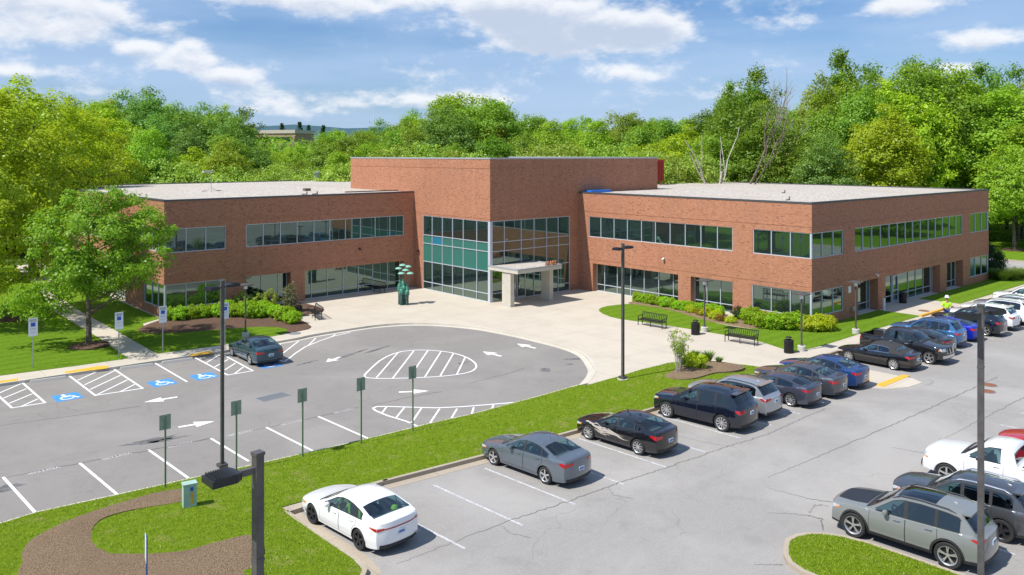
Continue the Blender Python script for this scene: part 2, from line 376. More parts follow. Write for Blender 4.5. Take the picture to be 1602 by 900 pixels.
def smooth_poly(p, it=2, closed=True):
    for _ in range(it):
        q = []; n = len(p)
        for i in range(n if closed else n-1):
            a, b = p[i], p[(i+1) % n]
            q += [(a[0]*.75+b[0]*.25, a[1]*.75+b[1]*.25), (a[0]*.25+b[0]*.75, a[1]*.25+b[1]*.75)]
        p = ([p[0]]+q+[p[-1]]) if not closed else q
    return p
def sheet(name, poly, z0, z1, step, hf, m, parent=None, smooth=True):
    """grassy / mulched sheet: edge at z1, interior lifted by hf(x,y,distance to edge); sides down to z0"""
    pts = []; n = len(poly)
    for i in range(n):
        a, b = poly[i], poly[(i+1) % n]; d = math.hypot(b[0]-a[0], b[1]-a[1]); k = max(1, int(d/step))
        pts += [(a[0]+(b[0]-a[0])*t/k, a[1]+(b[1]-a[1])*t/k) for t in range(k)]
    nb = len(pts); P2 = np.array(pts)
    xs = [p[0] for p in poly]; ys = [p[1] for p in poly]
    A = np.array(poly); B = np.roll(A, -1, 0)
    def dist(x, y):
        d = B-A; t = np.clip(((x-A[:, 0])*d[:, 0]+(y-A[:, 1])*d[:, 1])/((d**2).sum(1)+1e-9), 0, 1)
        return np.sqrt(((A+d*t[:, None]-(x, y))**2).sum(1)).min()
    allp = [Vector(p) for p in pts]; ds = [0.]*nb
    y = min(ys)
    while y < max(ys):
        x = min(xs)
        while x < max(xs):
            px, py = x+random.uniform(-.2, .2)*step, y+random.uniform(-.2, .2)*step
            if pip(px, py, poly):
                dd = dist(px, py)
                if dd > step*.35: allp.append(Vector((px, py))); ds.append(dd)
            x += step
        y += step
    vs, es, fs, ov, oe, of = delaunay_2d_cdt(allp, [(i, (i+1) % nb) for i in range(nb)], [], 1, 1e-5)
    out = []
    for i, v in enumerate(vs):
        src = ov[i][0] if ov[i] else 0
        d = ds[src] if src < len(ds) else 0.
        out.append((v[0], v[1], z1+(hf(v[0], v[1], d) if d > 0 else 0.)))
    mb = MB(); mb.add(out, [tuple(f) for f in fs])
    ar = sum(pts[i][0]*pts[(i+1) % nb][1]-pts[(i+1) % nb][0]*pts[i][1] for i in range(nb))
    sv = [(x, y, z0) for x, y in pts]+[(x, y, z1) for x, y in pts]
    mb.add(sv, [((i, (i+1) % nb, (i+1) % nb+nb, i+nb) if ar > 0 else ((i+1) % nb, i, i+nb, (i+1) % nb+nb)) for i in range(nb)])
    o = mb.build(name, m, parent, 50 if smooth else None)
    return o
def offset_line(pts, d):
    out = []
    for i, p in enumerate(pts):
        a = pts[max(i-1, 0)]; b = pts[min(i+1, len(pts)-1)]
        dx, dy = b[0]-a[0], b[1]-a[1]; L = math.hypot(dx, dy) or 1
        out.append((p[0]-dy/L*d, p[1]+dx/L*d))
    return out
def ribbon(mb, pts, d0, d1, z0, z1, mi=0):
    """strip between offsets d0 and d1 of an open polyline, with thickness z0..z1"""
    a = offset_line(pts, d0); b = offset_line(pts, d1); n = len(pts)
    vs = [(x, y, z1) for x, y in a]+[(x, y, z1) for x, y in b]+[(x, y, z0) for x, y in a]+[(x, y, z0) for x, y in b]
    fs = []
    for i in range(n-1):
        fs.append((i, i+1, n+i+1, n+i)[::-1]); fs.append((i, 2*n+i, 2*n+i+1, i+1)[::-1]); fs.append((n+i, n+i+1, 3*n+i+1, 3*n+i)[::-1])
    fs.append((0, n, 3*n, 2*n)); fs.append((n-1, 3*n-1, 4*n-1, 2*n-1))
    mb.add(vs, fs, mi)
def paint(mb, pts, w_, z, closed=False):
    P = list(pts)+([pts[0]] if closed else [])
    for a, b in zip(P[:-1], P[1:]):
        dx, dy = b[0]-a[0], b[1]-a[1]; L = math.hypot(dx, dy) or 1; nx, ny = -dy/L*w_/2, dx/L*w_/2; ex, ey = dx/L*w_*.3, dy/L*w_*.3
        e = 1 if len(P) > 2 else 0
        mb.add([(a[0]+nx-ex*e, a[1]+ny-ey*e, z), (a[0]-nx-ex*e, a[1]-ny-ey*e, z), (b[0]-nx+ex*e, b[1]-ny+ey*e, z), (b[0]+nx+ex*e, b[1]+ny+ey*e, z)], [(0, 1, 2, 3)])
        z += .0003

# ------------------------------------------------------------------ the ground, lots, plaza, lawns
LZ = -.15
def struct(o): o['kind'] = 'structure'; return o
mb = MB()
rs = [0, 60, 140, 300, 700, 1500, 3500, 9000]; nn = 48
vs = [(0, 0, -.32)]; fs = []
for r in rs[1:]:
    for k in range(nn):
        t = 2*math.pi*k/nn; vs.append((r*math.cos(t), r*math.sin(t), -.32 if r < 400 else -.32))
for k in range(nn): fs.append((0, 1+k, 1+(k+1) % nn))
for i in range(len(rs)-2):
    for k in range(nn):
        a, b = 1+i*nn, 1+(i+1)*nn; fs.append((a+k, b+k, b+(k+1) % nn, a+(k+1) % nn))
mb.add(vs, fs); struct(mb.build('ground', M['meadow']))
N_EDGE = [(-95, 7.0), (-70, 4.4), (-55, 2.75)]+[(-49.86,2.20),(-48.69,2.38),(-46.07,2.09),(-44.59,1.94),(-40.74,1.55),(-38.41,1.34),(-35.81,1.15),(-33.30,1.06),(-30.46,0.84),(-25.52,0.85),(-23.04,0.96)]
BULB = [(-22.49,0.97),(-21.31,1.64),(-20.30,2.38),(-19.68,2.98),(-18.00,5.15),(-17.37,6.70),(-17.12,8.41),(-17.10,11.53),(-17.30,13.96),(-17.59,16.10),(-18.64,18.52),(-19.98,20.28),(-21.50,21.23),(-23.11,21.69),(-24.77,21.76),(-26.51,21.83),(-28.12,21.77),(-29.02,21.51),(-30.39,21.46)]
BULB = smooth_poly(BULB, 1, False)
FAR = [(-33.5, 21.35), (-34.55, 21.25), (-41.5, 21.6), (-46.4, 21.85), (-60, 22.3), (-95, 22.9)]
LOT_L = N_EDGE+BULB+FAR
mb = MB(); mb.prism([(-130, -140), (43.4, -140), (43.4, 24), (-130, 24)], -.3, LZ); struct(mb.build('parking_lot', M['asphalt']))
mb = MB(); mb.prism(LOT_L, LZ-.05, LZ+.006); struct(mb.build('drop_off_loop', M['asphalt_dark']))
mb = MB(); mb.prism([(43.4, -140), (53.3, -140), (53.3, 170), (43.4, 170)], -.3, -.15); struct(mb.build('driveway', M['asphalt']))
RK = [(-12.75, -4.45), (-17, -4.45), (-23.28, -4.42), (-28.24, -4.2), (-33.6, -3.82), (-38.2, -3.38), (-42.0, -3.0)]
# plaza slab: from the far kerb round the bulb, along the lot kerb to the right, and under the buildings
PAD = [(-11.6, -4.6), (-11.5, -9.4), (-10.9, -10.3), (-9.6, -10.9), (-8.2, -11.0), (-7.75, -10.3), (-7.7, -4.6)]
plz = [(-95, 23.2)][:0]+list(reversed(FAR))[:-1]+list(reversed(BULB))+[(-22.6, -2.), (-14, -4.6)]+[(41, -4.6), (41, 24), (40, 76), (-95, 76)]
mb = MB(); mb.prism(plz, -.3, 0.); struct(mb.build('plaza', M['concrete']))
mb = MB(); mb.prism(PAD, -.3, -.135); struct(mb.build('kerb_ramp_pad', M['concrete']))
# median and lawns
hum = lambda amp, w_: (lambda x, y, d: amp*(1-math.exp(-d/w_))+.02*math.sin(x*1.7)*math.sin(y*2.1)*(1-math.exp(-d)))
MED_TOP = [(-22.85,0.57),(-19.72,0.62),(-18.02,0.73),(-16.60,0.64),(-15.69,0.67),(-14.05,-0.00),(-12.68,-2.64)]+[(-12.4, -3.4), (-12.6, -4.2)]
LK = [(-42.12, -3.3), (-42.1, -5.5), (-42.06, -7.9), (-42.2, -8.7), (-42.7, -9.25), (-43.6, -9.5), (-46, -9.6), (-60, -9.6), (-95, -9.6)]
MED = N_EDGE+MED_TOP+[(x, y+.15) for x, y in RK[:-1]]+[(-42.15, -2.9)]+[(x-.15, y+.05) for x, y in LK[1:]]
struct(sheet('median_lawn', MED, -.3, .0, .55, hum(.22, 1.6), M['grass']))
mb = MB()
ribbon(mb, list(reversed(RK))[1:], 0, .16, -.3, .01)      # face kerb of the near lot
ribbon(mb, [(x, y) for x, y in LK], -.16, 0., -.3, .01)
mb.prism([(-42.16, -3.45), (-42.0, -3.45), (-38.0, -3.36), (-38.0, -3.2), (-42.16, -3.0)], -.3, .01)
ribbon(mb, [(-12.6, -4.6), (41, -4.6)], -.005, .16, -.3, .004)
struct(mb.build('kerb', M['kerb']))
mb = MB(); ribbon(mb, list(reversed(RK))[1:], -.42, 0., -.3, LZ+.007); ribbon(mb, LK[:-3], 0., .42, -.3, LZ+.004)
ribbon(mb, [(-12.6, -4.6), (43, -4.6)], -.42, -.006, -.3, LZ+.009); struct(mb.build('gutter', M['kerb']))
mb = MB(); ribbon(mb, N_EDGE+BULB+FAR[:1], 0., .34, -.3, LZ+.012); struct(mb.build('loop_gutter', M['kerb_pale']))
mb = MB(); ribbon(mb, N_EDGE+BULB+FAR, -.16, .004, -.3, .009); struct(mb.build('loop_kerb', M['kerb_pale']))
# left lawns
LAWN1 = [(-95, 25.2), (-60, 24.4), (-46.13, 23.76), (-42.43, 23.3), (-39.5, 23.15), (-39.2, 30), (-39.1, 42.7), (-37, 60), (-35.8, 76), (-60, 110), (-130, 110)]
struct(sheet('west_lawn', LAWN1, -.3, .02, 1.4, hum(.15, 3), M['grass_lush']))
LAWN2 = [(-37.75, 23.2), (-33.95, 22.8), (-30.53, 22.98), (-29.3, 23.2), (-28.2, 24.0), (-28.25, 25.6), (-29.4, 26.9), (-31.4, 27.6), (-34, 28.6), (-36, 31), (-35.4, 33.4), (-33.8, 34.5), (-33.8, 60), (-36.6, 60), (-37.5, 42.7), (-37.65, 30)]
struct(sheet('entrance_lawn', LAWN2, -.1, .02, .8, hum(.08, 2), M['grass_lush']))
LAWN3 = smooth_poly([(-5.93,15.17),(-4.77,15.53),(-3.62,15.36),(-2.40,15.01),(-2.01,14.05),(-1.96,12.23),(-2.34,9.96),(-3.05,7.93),(-3.62,5.74),(-3.74,3.96),(-3.44,2.51),(-1.89,2.51)]+[(-.15,2.5),(-.15,-.1),(.7,-.1)]+[(6.1,-.1),(6.1,-3.2),(.6,-3.2),(-2.8,-3.25)]+[(-5.13,-3.24),(-6.26,-3.06),(-7.70,-3.04),(-7.14,-1.46),(-6.44,0.38),(-6.74,4.52),(-7.10,7.90),(-7.51,9.66),(-7.94,11.80),(-7.04,14.06)], 1)
struct(sheet('plaza_lawn', LAWN3, -.1, .010, .7, hum(.02, 1.5), M['grass_lush']))
LAWN4 = [(6.2, -.05), (10.55, -.05), (10.55, -1.35), (6.2, -1.35)]
LAWN5 = [(18.2, -3.3), (18.2, -.02), (34.7, -.02), (34.9, 20), (35.2, 60), (36, 77), (42.9, 77), (42.9, -3.0), (41, -3.3)]
struct(sheet('east_lawn', LAWN5, -.3, .03, 1.2, hum(.12, 2), M['grass_lush']))
LAWN4 = [(1.0, -3.2), (1.0, -.05), (10.4, -.05), (10.4, -3.3)]
struct(sheet('door_lawn', LAWN4, -.1, .022, .8, hum(.05, 2), M['grass_lush']))
mb = MB(); mb.prism([(53.4, -140), (170, -140), (230, 170), (53.4, 170)], -.3, 0.02); struct(mb.build('far_lawn', M['grass_lush']))
mb = MB(); ribbon(mb, [(53.3, -140), (53.3, 170)], -.15, .0, -.3, .03); struct(mb.build('driveway_kerb', M['kerb']))
mb = MB(); mb.prism([(43.2, -140), (43.4, -140), (43.4, 170), (43.2, 170)], -.3, .02); struct(mb.build('driveway_kerb', M['kerb']))
# mulch beds
low = lambda x, y, d: .05*(1-math.exp(-d/.4))+.012*math.sin(x*5)*math.sin(y*6)
BED_R = smooth_poly([(-2.59,15.17),(-0.94,15.59),(-0.61,13.30),(-0.20,10.78),(-0.48,9.99),(-0.23,8.09),(-1.10,5.70),(0.14,5.11),(0.17,3.77)]+[(-.15, 0), (.5, -.05)]+[(.6,-1.6)]+[(-0.23,-1.04),(-0.98,0.06),(-1.54,1.29),(-3.44,2.51),(-3.57,4.74),(-3.42,6.94),(-2.44,9.50),(-1.98,12.01),(-2.15,13.94)], 1)
struct(sheet('shrub_bed', BED_R, -.1, .03, .5, low, M['mulch']))
BED_L = [(-36.9, 29.9), (-35.3, 28.4), (-33.2, 27.9), (-31.6, 27.4), (-29.5, 26.6), (-28.5, 25.5), (-28.4, 24.2), (-29.1, 23.35), (-28.4, 23.3), (-26.8, 23.62), (-26.3, 25.6), (-25.9, 28.2), (-24.6, 28.5), (-22.75, 28.85), (-22.5, 31.5), (-22.6, 33.9), (-24.0, 34.1), (-33.4, 34.1), (-34.6, 33.4), (-36.2, 31.8)]
struct(sheet('shrub_bed', smooth_poly(BED_L, 1), -.1, .035, .5, low, M['mulch_dark']))
BED_M = smooth_poly([(-18.79,-1.40),(-17.68,-1.18),(-16.43,-0.82),(-15.31,-0.59),(-14.47,-0.79),(-13.96,-1.34),(-13.61,-2.09),(-13.50,-2.98),(-13.74,-3.41),(-14.39,-3.55),(-15.22,-3.36),(-15.95,-2.91),(-16.87,-2.90),(-17.82,-2.92),(-18.59,-2.55),(-18.87,-1.99)], 1)
def medz(x, y, d): return .24+.03*(1-math.exp(-d/.3))
struct(sheet('shrub_bed', BED_M, -.1, .2, .4, lambda x, y, d: .06*(1-math.exp(-d/.3)), M['mulch']))
CRES = [(-50.05,-1.88),(-49.92,-1.34),(-49.74,-0.81),(-49.46,-0.35),(-49.15,-0.08),(-48.20,0.44),(-47.29,0.66),(-46.21,0.79),(-45.23,0.85),(-44.43,0.63),(-44.14,0.23),(-44.16,-0.30),(-44.46,-0.62),(-45.08,-0.53),(-46.10,-0.16),(-46.97,-0.04),(-47.55,-0.33),(-47.92,-1.17),(-47.99,-1.83),(-47.88,-2.46),(-47.45,-3.36),(-46.81,-3.92),(-45.87,-4.33),(-45.06,-4.42),(-44.40,-4.48),(-44.05,-4.61),(-44.00,-5.25),(-44.15,-5.90),(-44.57,-6.50),(-44.96,-6.70),(-45.32,-6.75)]+[(-45.3, -8.7), (-49.5, -7.0), (-51.5, -4.2)]
struct(sheet('mulch_crescent', smooth_poly(CRES, 1), -.1, .195, .35, lambda x, y, d: .07*(1-math.exp(-d/.5))+.015*math.sin(x*7)*math.sin(y*8), M['mulch']))
# the near right island
ISL = [(-32.5, -60), (-32.55, -40), (-32.6, -20), (-32.56, -17.4), (-32.35, -16.85), (-32.0, -16.5), (-31.5, -16.2), (-31.0, -16.0), (-30.48, -16.03), (-29.99, -16.26), (-29.66, -16.6), (-29.38, -17.1), (-29.2, -17.8), (-29.14, -19), (-29.1, -22), (-29.1, -60)]
mb = MB(); ribbon(mb, ISL[::-1], 0, .17, -.3, .0); struct(mb.build('island_kerb', M['kerb']))
ii = offset_line(ISL[::-1], .16)
struct(sheet('island_lawn', [(x, y) for x, y in ii], -.3, 0.0, .5, hum(.1, 1), M['grass']))

# painted markings of the loop
z1 = LZ+.011
mk = MB()
for a, b in zip([(-48.90,7.14),(-46.26,6.77),(-43.65,6.51),(-41.11,6.18),(-38.61,5.91),(-36.04,5.75)], [(-48.69,2.38),(-46.06,2.21),(-43.51,1.95),(-41.01,2.41),(-38.45,1.31),(-35.87,1.10)]): paint(mk, [a, (b[0], max(b[1], a[1]-4.75))], .11, z1)
def paths(z, o, txt, w_, closed=False):
    pass
hz = [(-45.39,21.97),(-45.34,16.91),(-46.78,17.05),(-46.96,22.69)]
paint(mk, hz[:3]+[hz[3]], .11, z1)
for s_ in ([(-46.75,20.43),(-45.47,21.73)], [(-46.77,19.22),(-45.48,20.42)], [(-46.72,18.01),(-45.46,19.13)], [(-46.42,16.99),(-45.46,17.91)]): paint(mk, s_, .09, z1)
paint(mk, [(-43.08,21.81),(-43.07,16.60),(-40.78,16.34),(-40.74,21.49)], .11, z1)
for s_ in ([(-42.98,20.40),(-41.67,21.65)], [(-42.95,19.14),(-40.74,21.28)], [(-42.97,17.98),(-40.86,19.94)], [(-42.98,16.68),(-40.87,18.66)], [(-41.89,16.47),(-40.86,17.43)]): paint(mk, s_, .09, z1)
paint(mk, [(-38.45,21.47),(-38.52,16.03)], .11, z1)
paint(mk, [(-36.13,21.37),(-36.27,15.93),(-34.79,15.86),(-34.53,21.07)], .11, z1)
for s_ in ([(-36.06,19.57),(-34.70,20.92)], [(-36.13,18.19),(-34.77,19.43)], [(-35.95,17.14),(-34.82,18.25)], [(-35.93,15.87),(-34.85,17.05)]): paint(mk, s_, .09, z1)
paint(mk, [(-32.49,17.24),(-32.47,16.61),(-31.98,17.07),(-30.98,18.11),(-29.61,19.37),(-28.17,20.21),(-26.75,20.91),(-25.83,21.11),(-25.17,21.27)], .10, z1)
for s_ in ([(-31.22,20.48),(-30.49,21.13)], [(-31.95,18.25),(-29.20,21.13)], [(-29.37,19.48),(-27.89,21.21)], [(-26.97,20.75),(-26.29,21.37)]): paint(mk, s_, .09, z1)
ov = smooth_poly([(-30.71,10.48),(-29.43,11.73),(-27.58,13.34),(-25.93,14.12),(-24.80,13.86),(-24.17,13.24),(-23.68,12.43),(-23.42,11.53),(-23.45,10.27),(-23.85,8.93),(-24.37,8.04),(-25.05,7.44),(-25.75,7.21),(-26.63,7.35),(-27.57,7.70),(-28.80,8.45),(-29.72,9.12),(-30.51,9.82)], 1)
paint(mk, ov, .11, z1, True)
for s_ in ([(-30.23,9.81),(-25.99,13.99)], [(-29.57,9.14),(-24.98,13.70)], [(-28.90,8.54),(-24.24,13.18)], [(-28.05,8.17),(-23.75,12.43)], [(-27.30,7.74),(-23.49,11.47)], [(-26.36,7.40),(-23.47,10.28)]): paint(mk, s_, .09, z1)
paint(mk, [(-33.30,1.06),(-33.28,2.36),(-33.48,3.66),(-33.49,4.73),(-33.37,5.13),(-33.08,5.22),(-32.63,4.82),(-31.87,4.00),(-30.99,3.07),(-29.92,2.38),(-29.13,1.98),(-27.71,1.28),(-26.37,0.73)], .11, z1)
for s_ in ([(-32.77,4.84),(-33.41,4.23)], [(-32.14,4.19),(-33.34,3.12)], [(-31.55,3.56),(-33.34,1.89)], [(-30.96,2.86),(-33.00,1.03)], [(-30.31,2.29),(-31.75,0.99)], [(-29.56,1.90),(-30.55,0.89)], [(-28.53,1.60),(-29.34,0.84)], [(-27.56,1.26),(-28.02,0.86)]): paint(mk, s_, .09, z1)
def arrow(mb, tip, tail, z):
    t = Vector(tip); a = Vector(tail); d = (t-a).normalized(); n = Vector((-d.y, d.x)); L = (t-a).length
    h = t-d*min(L*.55, 1.1)
    mb.add([(*(a+n*.1), z), (*(a-n*.1), z), (*(h-n*.1), z), (*(h+n*.1), z)], [(0, 1, 2, 3)])
    mb.add([(*(h+n*.42), z), (*(h-n*.42), z), (*t, z)], [(0, 1, 2)])
for tp, tl in (((-41.57,13.68), (-39.96,13.49)), ((-40.05,8.35), (-41.64,8.62)), ((-30.62,14.84), (-29.34,15.40)), ((-29.52,5.73), (-30.86,6.60)), ((-18.68,10.84), (-18.65,9.05)), ((-21.78,10.65), (-21.71,8.91))): arrow(mk, tp, tl, z1+.001)
struct(mk.build('loop_markings', M['roadpaint']))
# worn stall lines of the near lot
mk = MB(); zz = LZ+.004
for X in (-39.25, -36.75, -34.2, -31.5, -28.9, -26.3, -23.7, -21.1, -18.55, -15.95, -13.35): paint(mk, [(X+random.uniform(-.03, .03), -4.6), (X+.22, -9.4)], .10, zz)
for X in (-4.4, -1.7, 1., 3.7, 6.4, 9.1, 11.8, 14.5, 17.2, 19.9, 22.6): paint(mk, [(X, -5.1), (X+.2, -9.7)], .10, zz)
for X in (-26.4, -23.6, -20.9, -18.2, -15.5, -12.8, -10.1, -7.4): paint(mk, [(X, -16.4), (X+.1, -21.2)], .10, zz)
struct(mk.build('stall_lines', M['roadpaint_old']))
# tactile pads and blue accessible symbols
mk = MB()
for q in ([(-43.22,22.31),(-41.31,22.35),(-40.90,21.99),(-41.13,21.47),(-43.21,21.81)], [(-46.82,22.56),(-45.51,22.41),(-45.63,21.91),(-46.90,22.09)], [(-36.42,21.62),(-35.35,21.74),(-34.89,21.51),(-35.08,21.09),(-36.39,21.18)]): mk.prism(q, -.02, .012)
mk.prism([(-10.64,-9.50),(-7.35,-9.60),(-7.33,-9.98),(-10.76,-9.97)], -.14, -.118)
struct(mk.build('tactile_strips', M['yellow']))
mk = MB(); sym = MB()
def rect(mb, c, ux, uy, z, pts): mb.add([(c[0]+ux[0]*a+uy[0]*b, c[1]+ux[1]*a+uy[1]*b, z) for a, b in pts], [tuple(range(len(pts)))])
def wheelchair(mb, c, z, s=1., ang=0.):
    # figure: head, back, seat, leg, and the open wheel; reads upright for someone driving in (looking +Y)
    ux = (math.cos(ang)*s, math.sin(ang)*s); uy = (-math.sin(ang)*s, math.cos(ang)*s)
    def ring(cx, cy, r0, r1, a0, a1, k=14):
        for i in range(k):
            t0 = a0+(a1-a0)*i/k; t1 = a0+(a1-a0)*(i+1)/k
            rect(mb, c, ux, uy, z, [(cx+r0*math.cos(t0), cy+r0*math.sin(t0)), (cx+r1*math.cos(t0), cy+r1*math.sin(t0)), (cx+r1*math.cos(t1), cy+r1*math.sin(t1)), (cx+r0*math.cos(t1), cy+r0*math.sin(t1))])
    ring(-.08, .43, 0., .09, 0, 2*math.pi, 10)
    rect(mb, c, ux, uy, z, [(-.15, .33), (-.11, -.02), (.0, -.02), (-.02, .33)])
    rect(mb, c, ux, uy, z+.0005, [(-.04, .22), (-.04, .15), (.20, .15), (.20, .22)])
    rect(mb, c, ux, uy, z+.001, [(-.10, .06), (-.10, -.03), (.22, -.03), (.26, .06)])
    rect(mb, c, ux, uy, z+.0015, [(.17, .0), (.31, -.34), (.39, -.30), (.26, .04)])
    rect(mb, c, ux, uy, z+.002, [(.30, -.34), (.42, -.28), (.46, -.34), (.34, -.41)])
    ring(-.03, -.14, .22, .30, R(115), R(335))
for q in ([(-44.72,17.85),(-43.73,17.88),(-43.77,16.70),(-44.72,16.74)], [(-40.08,17.41),(-39.10,17.24),(-39.16,16.14),(-40.16,16.22)], [(-37.84,17.18),(-36.79,17.13),(-36.91,15.96),(-37.94,15.98)], [(-34.08,17.00),(-32.78,17.22),(-32.90,15.96),(-34.19,15.84)]):
    cx = sum(p[0] for p in q)/4; cy = sum(p[1] for p in q)/4
    mk.prism([(cx-.62, cy-.66), (cx+.62, cy-.66), (cx+.62, cy+.66), (cx-.62, cy+.66)], LZ-.02, z1+.001)
    wheelchair(sym, (cx, cy), z1+.004, 1.15, 0)
struct(mk.build('blue_stall_panels', M['bluepaint'])); struct(sym.build('wheelchair_symbols', M['roadpaint']))
def text_mesh(name, s, size, m, ext=.0, parent=None, loc=(0, 0, 0), rot=(0, 0, 0), sx=1., bold=.0):
    cu = bpy.data.curves.new(name, 'FONT'); cu.body = s; cu.size = size; cu.extrude = ext; cu.align_x = 'CENTER'; cu.offset = bold
    t = bpy.data.objects.new(name+'_curve', cu); col.objects.link(t); bpy.context.view_layer.update()
    me = bpy.data.meshes.new_from_object(t.evaluated_get(bpy.context.evaluated_depsgraph_get()))
    bpy.data.objects.remove(t); me.name = name; me.materials.clear(); me.materials.append(m)
    o = bpy.data.objects.new(name, me); col.objects.link(o); o.location = loc; o.rotation_euler = rot; o.scale = (sx, 1, 1)
    if parent is not None: o.parent = parent
    return o
st = None
for p in [(-47.54,6.83),(-44.89,6.56),(-42.39,6.21),(-39.84,5.93),(-37.38,5.74),(-34.64,5.71)]:
    t = struct(text_mesh('stencilled_word', 'VISITOR', .32, M['roadpaint_old'], loc=(p[0], p[1]+.12, z1+.002), rot=(0, 0, math.pi), sx=1.0, bold=.004))
# cracks, stains, seams, drain
rng = random.Random(3)
def jag(p, k, amp):
    out = []
    for a, b in zip(p[:-1], p[1:]):
        for i in range(k):
            t = i/k; out.append((a[0]+(b[0]-a[0])*t+rng.uniform(-amp, amp), a[1]+(b[1]-a[1])*t+rng.uniform(-amp, amp)))
    return out+[p[-1]]
mk = MB()
for q in ([(-41.19,-8.79),(-37.03,-8.82),(-33.76,-9.06),(-31.11,-9.15),(-28.83,-9.39),(-24.76,-9.65),(-22.16,-9.93),(-16.69,-9.77)], [(-26.63,-12.65),(-22.24,-12.85),(-16.29,-13.11),(-11.54,-13.21),(-3.81,-13.31)], [(-27.46,-13.16),(-27.26,-14.66),(-26.88,-15.52)], [(-19.58,-14.38),(-19.30,-15.44),(-18.93,-16.07)],[(-17.22,-15.41),(-12.28,-15.53),(-7.11,-15.66)], [(-29.41,-14.35),(-28.59,-15.35),(-28.48,-15.86),(-29.24,-16.35)],[(-33.03,-16.11),(-32.37,-16.70)]):
    paint(mk, jag(q, 22, .05), .024, LZ+.003)
for q in ([(-37.09,-8.89),(-37.22,-9.60),(-36.93,-10.22)], [(-28.40,-15.38),(-27.55,-15.14),(-27.27,-15.53)], [(-9.06,-11.25),(-8.28,-11.44),(-7.61,-11.35),(-7.29,-10.95)],[(-31.94,-9.11),(-32.34,-9.78),(-32.03,-10.44)],[(-25.43,-5.63),(-25.22,-8.33),(-24.64,-9.90)]): paint(mk, jag(q, 12, .06), .016, LZ+.0035)
struct(mk.build('pavement_cracks', M['crack_soft']))
mk = MB()
for q in ([(-49.02,7.04),(-47.57,6.93),(-44.88,6.60),(-42.39,6.22),(-41.09,6.16)], [(-39.71,5.95),(-37.35,5.78),(-34.59,5.73),(-33.87,5.72)], [(-33.10,5.59),(-30.98,5.47),(-29.12,5.21)], [(-27.03,5.50),(-24.31,5.56),(-22.58,5.83)], [(-47.76,14.37),(-44.68,13.66),(-41.90,13.10)]):
    paint(mk, jag(q, 8, .05), .05, z1-.004)
struct(mk.build('sealed_seams', M['crack']))
mk = MB()
for cx, cy, L, w_, a in ((-43.20, 7.59, 1.3, 0.35, -0.1), (-49.11, 5.84, 0.9, 0.4, 0), (-42.59, 7.27, 1.0, 0.2, -0.15), (-28.70, 15.49, 2.2, 0.22, 0.35), (-26.52, 15.61, 1.4, 0.18, 0.3), (-18.83, 5.45, 0.7, 0.2, -0.6), (-21.90, 4.75, 0.5, 0.4, 0.5), (-19.86, 4.71, 0.3, 0.15, 0), (-24.47, 9.20, 0.5, 0.2, 0), (-31.56, 15.47, 0.9, 0.16, 0.2)):
    bl = []
    for k in range(22):
        t = 2*math.pi*k/22; r = rng.uniform(.6, 1.1); x_, y_ = L*math.cos(t)*r, w_*math.sin(t)*r
        bl.append((cx+x_*math.cos(a)-y_*math.sin(a), cy+x_*math.sin(a)+y_*math.cos(a)))
    mk.prism(bl, LZ-.02, z1-.003)
struct(mk.build('oil_stains', M['stain']))

for cx, cy, r_ in ((-40.5, 27.85, 1.15), (-42.7, 41.05, 1.3), (-36.0, 66.0, 1.5), (64.4, 7.0, 1.5)):
    struct(sheet('tree_ring', [(cx+r_*math.cos(2*math.pi*k/20)*rng.uniform(.9, 1.1), cy+r_*math.sin(2*math.pi*k/20)*rng.uniform(.9, 1.1)) for k in range(20)], -.1, .17, .4, lambda x, y, d: .10*(1-math.exp(-d/.5)), M['mulch_dark']))

